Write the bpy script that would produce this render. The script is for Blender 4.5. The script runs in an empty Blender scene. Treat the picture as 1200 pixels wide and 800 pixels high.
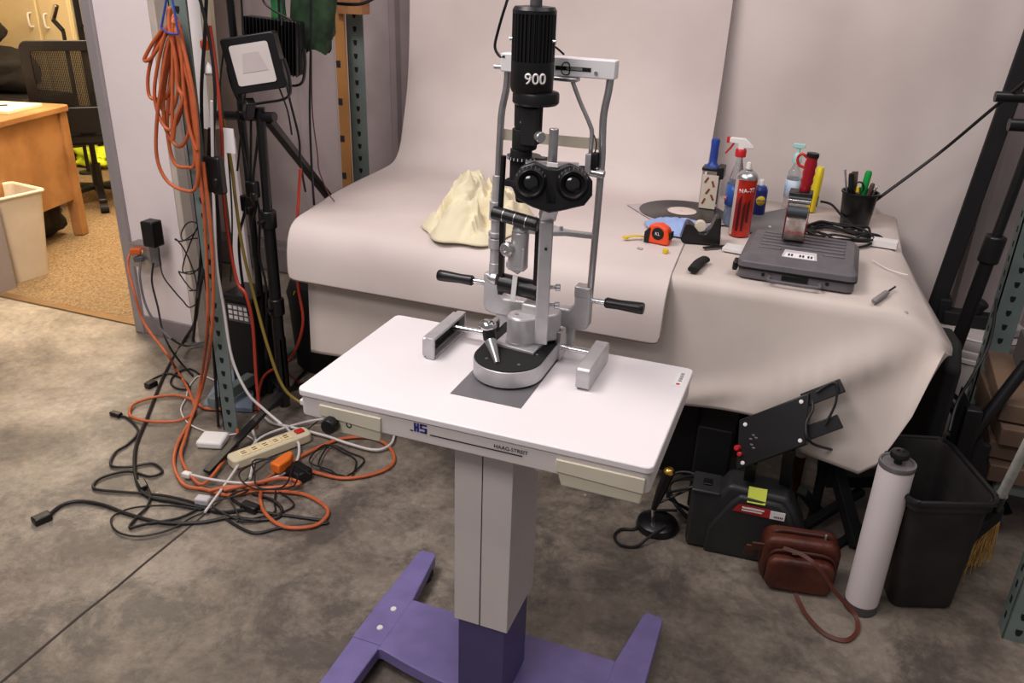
import bpy, bmesh, math, random
from mathutils import Vector, Matrix
random.seed(7)
SC = bpy.context.scene
COL = SC.collection
PI = math.pi
# ---------------------------------------------------------------- camera
FPX = 968.0
TH = math.radians(24.5); RO = math.radians(2.0); YAW = math.radians(20.0)
CAM = Vector((0, 0, 1.55))
_f = Vector((0, math.cos(TH), -math.sin(TH))); _r = Vector((1, 0, 0)); _u = Vector((0, math.sin(TH), math.cos(TH)))
_R = _r*math.cos(RO) + _u*math.sin(RO); _U = -_r*math.sin(RO) + _u*math.cos(RO)
_rz = Matrix.Rotation(YAW, 3, 'Z')
F3, R3, U3 = _rz @ _f, _rz @ _R, _rz @ _U
cd = bpy.data.cameras.new('camera'); co = bpy.data.objects.new('camera', cd); COL.objects.link(co)
m = Matrix((R3, U3, -F3)).transposed().to_4x4(); m.translation = CAM
co.matrix_world = m
cd.sensor_width = 36.0; cd.lens = FPX/1200*36; cd.clip_start = .02; cd.clip_end = 60
SC.camera = co
def ray(x, y): return F3 + R3*((x-600)/FPX) - U3*((y-400)/FPX)
def Z(x, y, z=0.0):
    d = ray(x, y); return CAM + d*((z-CAM.z)/d.z)
def V(x, y, v):
    d = ray(x, y); return CAM + d*(v/d.y)
def X(x, y, u):
    d = ray(x, y); return CAM + d*(u/d.x)
# ---------------------------------------------------------------- materials
def srgb(c):
    return tuple(((v/255)/12.92 if v/255 <= .04045 else ((v/255+.055)/1.055)**2.4) for v in c)
MATS = {}
def mat(name, col, rough=.6, metal=0.0, var=.06, scale=8.0, bump=0.0, bscale=60.0, col2=None, trans=0.0, alpha=1.0, coat=0.0, emit=None, es=0.0, spec=.5, ior=1.45, detail=4):
    if name in MATS: return MATS[name]
    M = bpy.data.materials.new(name); M.use_nodes = True
    nt = M.node_tree; b = nt.nodes['Principled BSDF']
    c = srgb(col)
    b.inputs['Roughness'].default_value = rough; b.inputs['Metallic'].default_value = metal
    b.inputs['Specular IOR Level'].default_value = spec
    b.inputs['IOR'].default_value = ior
    tc = nt.nodes.new('ShaderNodeTexCoord')
    if var or col2:
        n = nt.nodes.new('ShaderNodeTexNoise'); n.inputs['Scale'].default_value = scale; n.inputs['Detail'].default_value = detail
        nt.links.new(tc.outputs['Object'], n.inputs['Vector'])
        r = nt.nodes.new('ShaderNodeValToRGB')
        a = srgb(col2) if col2 else tuple(v*(1-var*2) for v in c)
        bb = c if col2 else tuple(min(1, v*(1+var)) for v in c)
        r.color_ramp.elements[0].position = .35; r.color_ramp.elements[1].position = .62
        r.color_ramp.elements[0].color = (*a, 1); r.color_ramp.elements[1].color = (*bb, 1)
        nt.links.new(n.outputs['Fac'], r.inputs['Fac']); nt.links.new(r.outputs['Color'], b.inputs['Base Color'])
    else:
        b.inputs['Base Color'].default_value = (*c, 1)
    if bump:
        n2 = nt.nodes.new('ShaderNodeTexNoise'); n2.inputs['Scale'].default_value = bscale; n2.inputs['Detail'].default_value = 6
        nt.links.new(tc.outputs['Object'], n2.inputs['Vector'])
        bp = nt.nodes.new('ShaderNodeBump'); bp.inputs['Strength'].default_value = bump; bp.inputs['Distance'].default_value = .01
        nt.links.new(n2.outputs['Fac'], bp.inputs['Height']); nt.links.new(bp.outputs['Normal'], b.inputs['Normal'])
    if trans: b.inputs['Transmission Weight'].default_value = trans
    if alpha < 1: b.inputs['Alpha'].default_value = alpha
    if coat: b.inputs['Coat Weight'].default_value = coat; b.inputs['Coat Roughness'].default_value = .15
    if emit: b.inputs['Emission Color'].default_value = (*srgb(emit), 1); b.inputs['Emission Strength'].default_value = es
    MATS[name] = M
    return M
# ---------------------------------------------------------------- objects
ORG = {}
def tag(o, label=None, cat=None, group=None, kind=None):
    if label: o['label'] = label
    if cat: o['category'] = cat
    if group: o['group'] = group
    if kind: o['kind'] = kind
    return o
def thing(name, label, cat, loc, group=None):
    o = bpy.data.objects.new(name, None); COL.objects.link(o); o.location = loc; o.empty_display_size = .05
    ORG[o.name] = Vector(loc)
    return tag(o, label, cat, group)
def catmull(pts, n=8, closed=False):
    P = [Vector(p) for p in pts]
    if len(P) < 3: return P
    out = []; N = len(P); rng = N if closed else N-1
    for i in range(rng):
        if closed: p0, p1, p2, p3 = P[(i-1) % N], P[i], P[(i+1) % N], P[(i+2) % N]
        else: p0 = P[max(i-1, 0)]; p1 = P[i]; p2 = P[i+1]; p3 = P[min(i+2, N-1)]
        for k in range(n):
            t = k/n
            out.append(.5*((2*p1)+(-p0+p2)*t+(2*p0-5*p1+4*p2-p3)*t*t+(-p0+3*p1-3*p2+p3)*t**3))
    if not closed: out.append(P[-1])
    return out
def frame(d):
    d = Vector(d).normalized(); a = Vector((0, 0, 1)) if abs(d.z) < .9 else Vector((1, 0, 0))
    x = a.cross(d).normalized(); return x, d.cross(x).normalized(), d
class MB:
    def __init__(s): s.b = bmesh.new(); s.mi = 0; s.T = Matrix.Identity(4)
    def at(s, loc=(0, 0, 0), rz=0, rx=0, ry=0):
        s.T = Matrix.Translation(Vector(loc)) @ Matrix.Rotation(rz, 4, 'Z') @ Matrix.Rotation(ry, 4, 'Y') @ Matrix.Rotation(rx, 4, 'X'); return s
    def v(s, p): return s.b.verts.new(s.T @ Vector(p))
    def f(s, vs):
        try: q = s.b.faces.new(vs); q.material_index = s.mi; return q
        except ValueError: return None
    def box(s, c, d, taper=1.0):
        x, y, z = c; a, b, h = d[0]/2, d[1]/2, d[2]/2
        lo = [s.v((x+i*a, y+j*b, z-h)) for i, j in ((-1, -1), (1, -1), (1, 1), (-1, 1))]
        hi = [s.v((x+i*a*taper, y+j*b*taper, z+h)) for i, j in ((-1, -1), (1, -1), (1, 1), (-1, 1))]
        s.f(lo[::-1]); s.f(hi)
        for k in range(4): s.f([lo[k], lo[(k+1) % 4], hi[(k+1) % 4], hi[k]])
        return s
    def bb(s, a, b):
        a = Vector(a); b = Vector(b); return s.box((a+b)/2, (abs(b.x-a.x), abs(b.y-a.y), abs(b.z-a.z)))
    def bar(s, p0, p1, w, h, up=(0, 0, 1)):
        p0 = Vector(p0); p1 = Vector(p1); d = (p1-p0).normalized(); up = Vector(up)
        if abs(d.dot(up.normalized())) > .95: up = Vector((0, 1, 0))
        x = d.cross(up).normalized(); y = x.cross(d).normalized()
        q = [(x*i*w/2 + y*j*h/2) for i, j in ((-1, -1), (1, -1), (1, 1), (-1, 1))]
        A = [s.v(p0+k) for k in q]; B = [s.v(p1+k) for k in q]
        s.f(A[::-1]); s.f(B)
        for k in range(4): s.f([A[k], A[(k+1) % 4], B[(k+1) % 4], B[k]])
        return s
    def lathe(s, prof, p, d=(0, 0, 1), n=24, sx=1.0, sy=1.0, cap=True, xdir=None):
        x, y, z = frame(d)
        if xdir is not None:
            x = Vector(xdir).normalized(); y = z.cross(x).normalized()
        p = Vector(p); rings = []
        for r, h in prof:
            if r <= 1e-6: rings.append([s.v(p+z*h)])
            else: rings.append([s.v(p+z*h+x*(r*sx*math.cos(2*PI*k/n))+y*(r*sy*math.sin(2*PI*k/n))) for k in range(n)])
        for a, b in zip(rings, rings[1:]):
            for k in range(n):
                k2 = (k+1) % n
                if len(a) == 1 and len(b) == 1: continue
                if len(a) == 1: s.f([a[0], b[k2], b[k]][::-1])
                elif len(b) == 1: s.f([a[k], a[k2], b[0]])
                else: s.f([a[k], a[k2], b[k2], b[k]])
        if cap:
            if len(rings[0]) > 1: s.f(rings[0][::-1])
            if len(rings[-1]) > 1: s.f(rings[-1])
        return s
    def cyl(s, p0, p1, r0, r1=None, n=20):
        p0 = Vector(p0); p1 = Vector(p1); d = p1-p0
        return s.lathe([(r0, 0), (r0 if r1 is None else r1, d.length)], p0, d, n)
    def tube(s, pts, r, n=8, sm=6, closed=False, flat=1.0, raw=False):
        P = [Vector(p) for p in pts] if raw else catmull(pts, sm, closed)
        N = len(P); rings = []; px = None
        for i in range(N):
            if closed: d = P[(i+1) % N]-P[i-1]
            else: d = P[min(i+1, N-1)]-P[max(i-1, 0)]
            if d.length < 1e-9: d = Vector((0, 0, 1))
            d.normalize()
            if px is None: x, y, _ = frame(d)
            else:
                x = px - d*px.dot(d)
                x = x.normalized() if x.length > 1e-6 else frame(d)[0]
                y = d.cross(x).normalized()
            px = x; rr = r[i*len(r)//N] if isinstance(r, (list, tuple)) else r
            rings.append([s.v(P[i]+x*(rr*math.cos(2*PI*k/n))+y*(rr*flat*math.sin(2*PI*k/n))) for k in range(n)])
        M = N if closed else N-1
        for i in range(M):
            a, b = rings[i], rings[(i+1) % N]
            for k in range(n): s.f([a[k], a[(k+1) % n], b[(k+1) % n], b[k]])
        if not closed: s.f(rings[0][::-1]); s.f(rings[-1])
        return s
    def ribbon(s, pts, w, t, updir=(0, 0, 1), sm=6):
        P = catmull(pts, sm); N = len(P); rings = []
        for i in range(N):
            d = (P[min(i+1, N-1)]-P[max(i-1, 0)]).normalized(); u = Vector(updir[i*len(updir)//N] if isinstance(updir[0], (tuple, list, Vector)) else updir)
            x = d.cross(u); x = x.normalized() if x.length > 1e-4 else Vector((1, 0, 0)); y = x.cross(d).normalized()
            rings.append([s.v(P[i]+x*a*w/2+y*b*t/2) for a, b in ((-1, -1), (1, -1), (1, 1), (-1, 1))])
        for a, b in zip(rings, rings[1:]):
            for k in range(4): s.f([a[k], a[(k+1) % 4], b[(k+1) % 4], b[k]])
        s.f(rings[0][::-1]); s.f(rings[-1]); return s
    def prism(s, poly, ext):
        e = Vector(ext); A = [s.v(p) for p in poly]; B = [s.v(Vector(p)+e) for p in poly]
        s.f(A[::-1]); s.f(B); n = len(poly)
        for k in range(n): s.f([A[k], A[(k+1) % n], B[(k+1) % n], B[k]])
        return s
    def sphere(s, c, r, n=16, sc=(1, 1, 1)):
        m = n//2; rings = []
        for i in range(m+1):
            a = PI*i/m - PI/2
            if i in (0, m): rings.append([s.v((c[0], c[1], c[2]+r*sc[2]*math.sin(a)))])
            else: rings.append([s.v((c[0]+r*sc[0]*math.cos(a)*math.cos(2*PI*k/n), c[1]+r*sc[1]*math.cos(a)*math.sin(2*PI*k/n), c[2]+r*sc[2]*math.sin(a))) for k in range(n)])
        for a, b in zip(rings, rings[1:]):
            for k in range(n):
                k2 = (k+1) % n
                if len(a) == 1: s.f([a[0], b[k2], b[k]][::-1])
                elif len(b) == 1: s.f([a[k], a[k2], b[0]])
                else: s.f([a[k], a[k2], b[k2], b[k]])
        return s
    def grid(s, rows):
        R = [[s.v(p) for p in row] for row in rows]
        for a, b in zip(R, R[1:]):
            for k in range(len(a)-1): s.f([a[k], a[k+1], b[k+1], b[k]])
        return s
    def build(s, name, mats, parent=None, bevel=0.0, seg=2, solid=0.0, sub=0, smooth=True, angle=38, label=None, cat=None, group=None, kind=None, soff=0.0):
        if not isinstance(mats, (list, tuple)): mats = [mats]
        bmesh.ops.recalc_face_normals(s.b, faces=s.b.faces[:])
        me = bpy.data.meshes.new(name)
        if parent is not None: org = ORG[parent.name]
        else:
            xs = [v.co for v in s.b.verts]
            org = Vector(((min(p.x for p in xs)+max(p.x for p in xs))/2, (min(p.y for p in xs)+max(p.y for p in xs))/2, min(p.z for p in xs)))
        for v in s.b.verts: v.co -= org
        s.b.to_mesh(me); s.b.free()
        for mm in mats: me.materials.append(mm)
        if smooth:
            for p in me.polygons: p.use_smooth = True
            if not sub: me.set_sharp_from_angle(angle=math.radians(angle))
        o = bpy.data.objects.new(name, me); COL.objects.link(o)
        if parent is not None: o.parent = parent
        else: o.location = org
        ORG[o.name] = Vector(org)
        if solid:
            k = o.modifiers.new('solid', 'SOLIDIFY'); k.thickness = solid; k.offset = soff
        if bevel:
            k = o.modifiers.new('bevel', 'BEVEL'); k.width = bevel; k.segments = seg; k.limit_method = 'ANGLE'; k.angle_limit = math.radians(40); k.harden_normals = False
        if sub:
            k = o.modifiers.new('sub', 'SUBSURF'); k.levels = sub; k.render_levels = sub
        return tag(o, label, cat, group, kind)
def rrect(x0, y0, x1, y1, r, n=5):
    out = []
    for cx, cy, a0 in ((x1-r, y1-r, 0), (x0+r, y1-r, 90), (x0+r, y0+r, 180), (x1-r, y0+r, 270)):
        for k in range(n+1):
            a = math.radians(a0+90*k/n); out.append((cx+r*math.cos(a), cy+r*math.sin(a)))
    return out
def text(name, body, size, origin, xdir, ydir, mt, parent, bend=None, ext=.0004, bold=False):
    cu = bpy.data.curves.new('txt', 'FONT'); cu.body = body; cu.size = size; cu.extrude = 0; cu.align_x = 'CENTER'; cu.align_y = 'CENTER'
    if bold: cu.offset = size*.012
    to = bpy.data.objects.new('txt', cu); COL.objects.link(to)
    dg = bpy.context.evaluated_depsgraph_get(); dg.update()
    me = bpy.data.meshes.new_from_object(to.evaluated_get(dg)); COL.objects.unlink(to); bpy.data.objects.remove(to)
    xd = Vector(xdir).normalized(); yd = Vector(ydir).normalized(); nd = xd.cross(yd).normalized(); yd = nd.cross(xd)
    o0 = Vector(origin); org = ORG[parent.name]
    me.transform(Matrix.Identity(4))
    for v in me.vertices:
        x, y = v.co.x, v.co.y
        if bend:   # wrap round a cylinder of radius bend, axis along ydir
            a = x/bend; p = o0 + yd*y + xd*(math.sin(a)*bend) - nd*((1-math.cos(a))*bend)
        else: p = o0 + xd*x + yd*y
        v.co = p - org
    me.name = name; me.materials.clear(); me.materials.append(mt)
    o = bpy.data.objects.new(name, me); COL.objects.link(o); o.parent = parent
    k = o.modifiers.new('solid', 'SOLIDIFY'); k.thickness = ext; k.offset = 0
    return o
WORLD = .25; LK = 1.05; EXPO = -.13
# ================================================================ setting
def concrete():
    M = bpy.data.materials.new('concrete'); M.use_nodes = True; nt = M.node_tree; L = nt.links.new; N = nt.nodes.new
    b = nt.nodes['Principled BSDF']; tc = N('ShaderNodeTexCoord')
    def noise(s, d, dist=0.0, rough=.6):
        n = N('ShaderNodeTexNoise'); n.inputs['Scale'].default_value = s; n.inputs['Detail'].default_value = d; n.inputs['Distortion'].default_value = dist; n.inputs['Roughness'].default_value = rough
        L(tc.outputs['Object'], n.inputs['Vector']); return n
    def ramp(src, stops):
        r = N('ShaderNodeValToRGB'); e = r.color_ramp.elements
        e[0].position, e[0].color = stops[0][0], (*srgb(stops[0][1]), 1); e[1].position, e[1].color = stops[-1][0], (*srgb(stops[-1][1]), 1)
        for p, c in stops[1:-1]:
            k = e.new(p); k.color = (*srgb(c), 1)
        L(src, r.inputs['Fac']); return r
    a = noise(1.8, 12, .15, .72)
    r1 = ramp(a.outputs['Fac'], [(.36, (98, 89, 80)), (.46, (134, 123, 110)), (.54, (158, 147, 133)), (.66, (186, 174, 158))])
    # dark oily patches with a shape of their own, mostly on the right of the joint
    sx = N('ShaderNodeSeparateXYZ'); L(tc.outputs['Object'], sx.inputs[0])
    mr = N('ShaderNodeMapRange'); mr.inputs[1].default_value = -1.9; mr.inputs[2].default_value = -.9; L(sx.outputs['X'], mr.inputs[0])
    c = noise(4.2, 12, .3, .76)
    r2 = N('ShaderNodeValToRGB'); r2.color_ramp.elements[0].position = .46; r2.color_ramp.elements[1].position = .58; L(c.outputs['Fac'], r2.inputs['Fac'])
    mu = N('ShaderNodeMath'); mu.operation = 'MULTIPLY'; L(r2.outputs['Color'], mu.inputs[0]); L(mr.outputs[0], mu.inputs[1])
    mu2 = N('ShaderNodeMath'); mu2.operation = 'MULTIPLY'; L(mu.outputs[0], mu2.inputs[0]); mu2.inputs[1].default_value = .72
    mx = N('ShaderNodeMix'); mx.data_type = 'RGBA'; L(mu2.outputs[0], mx.inputs[0]); L(r1.outputs['Color'], mx.inputs[6]); mx.inputs[7].default_value = (*srgb((66, 60, 58)), 1)
    # whole right side is mixed towards a darker tone
    mr2 = N('ShaderNodeMath'); mr2.operation = 'MULTIPLY'; L(mr.outputs[0], mr2.inputs[0]); mr2.inputs[1].default_value = .34
    mz = N('ShaderNodeMix'); mz.data_type = 'RGBA'; mz.blend_type = 'MIX'; L(mr2.outputs[0], mz.inputs[0]); L(mx.outputs[2], mz.inputs[6]); mz.inputs[7].default_value = (*srgb((78, 71, 67)), 1)
    # fine speckle
    g = noise(42, 6, 0, .7); rg = N('ShaderNodeValToRGB'); rg.color_ramp.elements[0].position = .36; rg.color_ramp.elements[1].position = .7
    rg.color_ramp.elements[0].color = (.72, .72, .72, 1); rg.color_ramp.elements[1].color = (1.12, 1.1, 1.08, 1); L(g.outputs['Fac'], rg.inputs['Fac'])
    my = N('ShaderNodeMix'); my.data_type = 'RGBA'; my.blend_type = 'MULTIPLY'; my.inputs[0].default_value = .8; L(mz.outputs[2], my.inputs[6]); L(rg.outputs['Color'], my.inputs[7])
    # pale paint flecks
    vo = N('ShaderNodeTexVoronoi'); vo.inputs['Scale'].default_value = 9; vo.inputs['Randomness'].default_value = 1; L(tc.outputs['Object'], vo.inputs['Vector'])
    lt = N('ShaderNodeMath'); lt.operation = 'LESS_THAN'; lt.inputs[1].default_value = .045; L(vo.outputs['Distance'], lt.inputs[0])
    rn = noise(5, 2); gt = N('ShaderNodeMath'); gt.operation = 'GREATER_THAN'; gt.inputs[1].default_value = .57; L(rn.outputs['Fac'], gt.inputs[0])
    ml = N('ShaderNodeMath'); ml.operation = 'MULTIPLY'; L(lt.outputs[0], ml.inputs[0]); L(gt.outputs[0], ml.inputs[1])
    mf = N('ShaderNodeMix'); mf.data_type = 'RGBA'; L(ml.outputs[0], mf.inputs[0]); L(my.outputs[2], mf.inputs[6]); mf.inputs[7].default_value = (*srgb((176, 150, 132)), 1)
    L(mf.outputs[2], b.inputs['Base Color'])
    rr = N('ShaderNodeMapRange'); rr.inputs[3].default_value = .34; rr.inputs[4].default_value = .62; L(a.outputs['Fac'], rr.inputs[0]); L(rr.outputs[0], b.inputs['Roughness'])
    bp = N('ShaderNodeBump'); bp.inputs['Strength'].default_value = .15; bp.inputs['Distance'].default_value = .01; L(g.outputs['Fac'], bp.inputs['Height']); L(bp.outputs['Normal'], b.inputs['Normal'])
    return M
M_conc = concrete()
M_carpet = mat('carpet', (160, 134, 98), .95, var=.1, scale=110, bump=.8, bscale=220, col2=(112, 90, 62), detail=8)
M_wall = mat('painted_drywall', (236, 224, 224), .6, var=.02, scale=3, bump=.05, bscale=90)
M_trim = mat('grey_door_trim', (150, 142, 142), .45, var=.02)
M_cream = mat('cream_wall', (226, 205, 160), .6, var=.02)
M_metalwall = mat('ribbed_metal_panel', (176, 162, 162), .5, var=.06, scale=2.5, col2=(150, 138, 138))
M_curb = mat('concrete_curb', (120, 112, 112), .8, var=.08)
M_joint = mat('joint_filler', (58, 50, 46), .9)
# floors
m = MB()
m.bb((-5.2, -1.6, -.10), (3.2, 3.75, 0)); 
floor = m.build('floor', M_conc, kind='structure')
m = MB(); m.prism([(-6.6, 2.68, -.1), (-2.72, 2.68, -.1), (-3.46, 3.66, -.1), (-3.46, 6.6, -.1), (-6.6, 6.6, -.1)], (0, 0, .104)); m.build('floor_office', M_carpet, kind='structure')
m = MB(); m.bar((-3.64, 2.655, .004), (-2.72, 2.655, .004), .045, .008); m.build('trim_threshold', mat('brass_threshold', (150, 120, 84), .4, .6), kind='structure', bevel=.002)
# saw-cut joint with a filled crack
m = MB(); P = []
random.seed(3)
for i in range(40):
    v = -1.4 + i*(4.0/39); P.append((-1.565 + random.uniform(-.0025, .0025), v, .0006))
m.ribbon(P, .007, .0012, sm=2); m.build('trim_joint', M_joint, kind='structure')
# wall stub with the office door opening
m = MB(); m.bb((-2.69, 2.60, 0), (-2.425, 2.74, 2.6)); m.build('wall_left', M_wall, kind='structure')
m = MB(); m.bb((-5.2, 2.60, 0), (-3.69, 2.74, 2.6)); m.build('wall_left_far', M_wall, kind='structure')
m = MB(); m.bb((-3.69, 2.60, 2.08), (-2.69, 2.74, 2.6)); m.build('wall_door_header', M_wall, kind='structure')
m = MB(); m.bb((-2.738, 2.585, 0), (-2.688, 2.755, 2.13)); m.bb((-3.692, 2.585, 0), (-3.642, 2.755, 2.13)); m.bb((-3.642, 2.585, 2.08), (-2.738, 2.755, 2.13))
m.build('trim_door_frame', M_trim, kind='structure', bevel=.004)
m = MB(); m.bb((-2.688, 2.588, 0), (-2.42, 2.5995, .085)); m.build('baseboard_left', mat('grey_rubber_base', (138, 128, 130), .7), kind='structure', bevel=.003)
m = MB(); m.bb((-2.425, 2.60, 0), (-2.395, 2.66, 2.6)); m.build('trim_corner_post', mat('beige_corner', (196, 184, 172), .6), kind='structure', bevel=.004)
# office shell
m = MB(); m.bb((-6.6, 6.3, 0), (-2.45, 6.4, 2.6)); m.build('wall_office_back', M_cream, kind='structure')
m = MB(); m.bb((-6.7, 2.7, 0), (-6.6, 6.4, 2.6)); m.build('wall_office_left', M_cream, kind='structure')
m = MB(); m.bb((-3.50, 3.64, 0), (-3.42, 6.4, 2.6)); m.prism([(-2.69, 2.74, 0), (-2.60, 2.74, 0), (-3.42, 3.66, 0), (-3.50, 3.66, 0)], (0, 0, 2.6)); m.build('wall_office_right', M_cream, kind='structure')
m = MB(); m.bb((-6.7, 2.62, 2.6), (-2.43, 6.4, 2.68)); m.build('ceiling_office', mat('ceiling_tile', (220, 210, 196), .9), kind='structure')
# ribbed metal back wall
m = MB(); poly = []; u = -3.42
while u < 3.2:
    poly += [(u, 3.62), (u+.10, 3.62), (u+.115, 3.60), (u+.145, 3.60), (u+.16, 3.62)]; u += .30 if int(u*10) % 2 else .22
poly += [(3.2, 3.62)]
rows = [[(a, b, z) for a, b in poly] for z in (.14, 2.9)]
m.grid(rows); m.build('wall_back', M_metalwall, kind='structure', solid=.02, soff=1, smooth=False)
m = MB(); m.bb((-3.40, 3.5, 0), (3.2, 3.75, .14)); m.build('baseboard_back', M_curb, kind='structure', bevel=.01)
# ================================================================ light
W = bpy.data.worlds.new('world'); SC.world = W; W.use_nodes = True
W.node_tree.nodes['Background'].inputs[0].default_value = (.86, .82, .81, 1); W.node_tree.nodes['Background'].inputs[1].default_value = WORLD
def area(name, loc, tgt, sx, sy, e, col):
    l = bpy.data.lights.new(name, 'AREA'); l.shape = 'RECTANGLE'; l.size = sx; l.size_y = sy; l.energy = e; l.color = col
    o = bpy.data.objects.new(name, l); COL.objects.link(o); o.location = loc
    o.rotation_euler = (Vector(tgt)-Vector(loc)).to_track_quat('-Z', 'Y').to_euler(); return o
area('high_bay_light', (-1.7, .9, 3.5), (-.7, 2.0, .5), 1.3, .8, 72*LK, (1.0, .92, .90))
area('front_fill_light', (-1.0, -.9, 3.3), (-1.6, 2.4, .9), 1.6, .8, 46*LK, (1.0, .92, .92))  # fill added high on the camera side to brighten the wall stub, no real fixture
area('high_bay_light.001', (1.0, 1.7, 3.9), (.3, 2.3, .6), 2.2, .9, 38*LK, (1.0, .91, .91))
area('office_light', (-4.2, 4.1, 2.55), (-4.1, 4.0, 0), 1.3, .8, 88*LK, (1.0, .84, .62))
area('office_light.001', (-3.25, 3.0, 2.5), (-2.4, 1.9, 0), .5, .4, 60*LK, (1.0, .84, .62))
SC.view_settings.view_transform = 'Standard'; SC.view_settings.look = 'None'; SC.view_settings.exposure = EXPO; SC.view_settings.gamma = 1.0
SC.view_settings.use_curve_mapping = False
# ================================================================ instrument table
M_top = mat('white_laminate', (228, 222, 224), .38, var=.01, scale=5)
M_apron = mat('pale_grey_metal', (208, 199, 197), .45, var=.02)
M_drawer = mat('cream_plastic', (205, 198, 178), .5, var=.02)
M_purple = mat('purple_enamel', (118, 108, 160), .42, var=.05, scale=20)
M_purpled = mat('dark_purple_steel', (78, 70, 114), .4, var=.04)
M_blk = mat('black_plastic', (20, 19, 21), .35, var=.1)
M_blkm = mat('black_matte', (18, 17, 18), .75, var=.1)
M_rub = mat('black_rubber', (22, 21, 22), .7, var=.1, scale=30)
M_alu = mat('silver_enamel', (188, 186, 188), .38, .45, var=.04, scale=30)
M_chrome = mat('chrome', (215, 214, 216), .16, 1.0, var=0)
M_steel = mat('brushed_steel', (196, 194, 196), .3, .9, var=.04, scale=40)
M_pad = mat('grey_glide_plate', (112, 110, 114), .35, .2, var=.03)
M_white = mat('white_plastic', (225, 222, 220), .45, var=.01)
M_paperw = mat('white_label_paper', (232, 228, 228), .7, var=.01)
M_ink = mat('dark_ink', (38, 36, 42), .6, var=0)
M_blue = mat('blue_ink', (40, 44, 130), .5, var=0)
M_redink = mat('red_ink', (190, 40, 36), .5, var=0)
T = thing('instrument_table', 'white instrument table on a pale column with purple H-shaped base', 'instrument table', (-.5, 1.32, 0))
U0, U1, V0, V1 = -.862, -.170, 1.170, 1.577
m = MB(); m.prism([(x, y, .786) for x, y in rrect(U0, V0, U1, V1, .014)], (0, 0, .014)); m.build('table_top', M_top, T, bevel=.0025)
m = MB(); m.prism([(x, y, .744) for x, y in rrect(U0+.003, V0+.003, U1-.003, V1-.003, .016)], (0, 0, .0415)); m.build('apron', M_apron, T, bevel=.002)
def plate(m, v, pts, t):     # polygon given in (u, z) on a plane facing -v
    m.prism([(a, v, b) for a, b in pts], (0, -t, 0))
for side, (a, b) in (('l', (-.812, -.680)), ('r', (-.337, -.181))):
    m = MB(); plate(m, V0+.004, [(a, .768), (a, .777), (b, .777), (b, .747), (a, .754 if side == 'l' else .752)], .006)
    d = m.build('drawer', M_drawer, T, bevel=.0015)
    m = MB(); m.prism([(a+.002, V0+.0015, .752), (b-.002, V0+.0015, .752), (b-.004, V0+.003, .722), (a+.010, V0+.003, .722)], (0, .30, 0)); m.build('drawer_bin', M_drawer, d, bevel=.003)
    if side == 'l':
        m = MB(); m.lathe([(.017, 0), (.017, .008), (.015, .018), (.011, .019)], (-.785, V0-.001, .742), (0, -1, 0), sx=1.0, sy=1.0, n=10); m.build('power_knob', M_blk, T, bevel=.001)
        m = MB(); m.lathe([(.006, 0), (.006, .003), (.004, .003), (.004, .001), (0, .001)], (-.750, V0+.004, .745), (0, -1, 0)); m.build('jack', M_blk, T)
m = MB(); m.bb((-.871, V0+.02, .752), (-.860, V0+.055, .764)); m.build('side_clip', M_white, T, bevel=.002)
# logo, rule and maker's name on the apron
m = MB()
yv = V0+.0025
for i, (a, b, z0, z1) in enumerate([(-.612, -.608, .765, .783), (-.606, -.602, .765, .783), (-.609, -.605, .772, .776), (-.600, -.586, .780, .783), (-.600, -.596, .773, .783), (-.600, -.586, .773, .7755), (-.590, -.586, .765, .775), (-.600, -.586, .765, .768)]):
    m.bb((a, yv, z0), (b, yv-.0008, z1))
m.build('blue_logo', M_blue, T)
m = MB(); m.bb((-.620, yv, .7645), (-.614, yv-.0008, .7665)); m.bb((-.580, yv, .7635), (-.400, yv-.0008, .7655)); m.build('apron_rule', M_ink, T)
text('maker_lettering', 'HAAG-STREIT', .0105, (-.422, yv-.0006, .7725), (1, 0, 0), (0, 0, 1), M_ink, T)
# grey glide plate and barcode sticker
m = MB(); m.bb((-.585, 1.272, .800), (-.441, 1.57, .8012)); m.build('glide_plate', M_pad, T)
m = MB(); c = Z(797, 444, .8)
m.bb((c.x-.009, c.y-.034, .8001), (c.x+.009, c.y+.034, .8006)); st = m.build('barcode_sticker', M_paperw, T)
m = MB()
for i in range(12): m.bb((c.x-.002, c.y-.012+i*.0035, .8006), (c.x+.005, c.y-.012+i*.0035+(.001+.001*(i % 3 == 0)), .8009))
m.build('barcode', M_ink, st)
m = MB(); m.lathe([(.004, 0), (.004, .0004)], (c.x, c.y-.025, .8006)); m.build('red_mark', M_redink, st)
# column
m = MB(); m.bb((-.561, 1.240, .280), (-.503, 1.402, .745)); m.bb((-.5015, 1.240, .280), (-.440, 1.402, .745)); m.bb((-.505, 1.244, .281), (-.499, 1.39, .745))
m.build('column', M_apron, T, bevel=.0015)
m = MB(); m.bb((-.5032, 1.2405, .281), (-.5013, 1.246, .745)); m.build('column_seam', M_ink, T)
m = MB(); m.bb((-.554, 1.248, .058), (-.449, 1.394, .285)); m.build('column_sleeve', M_purpled, T, bevel=.001)
m = MB(); m.prism([(-.566, 1.200, .745), (-.566, 1.200, .733), (-.462, 1.200, .731), (-.450, 1.200, .745)], (0, .05, 0)); m.build('lock_lever', M_blk, T, bevel=.001)
m = MB(); m.cyl((-.375, 1.20, .748), (-.375, 1.20, .728), .009); m.build('levelling_foot', M_white, T, bevel=.001)
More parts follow.
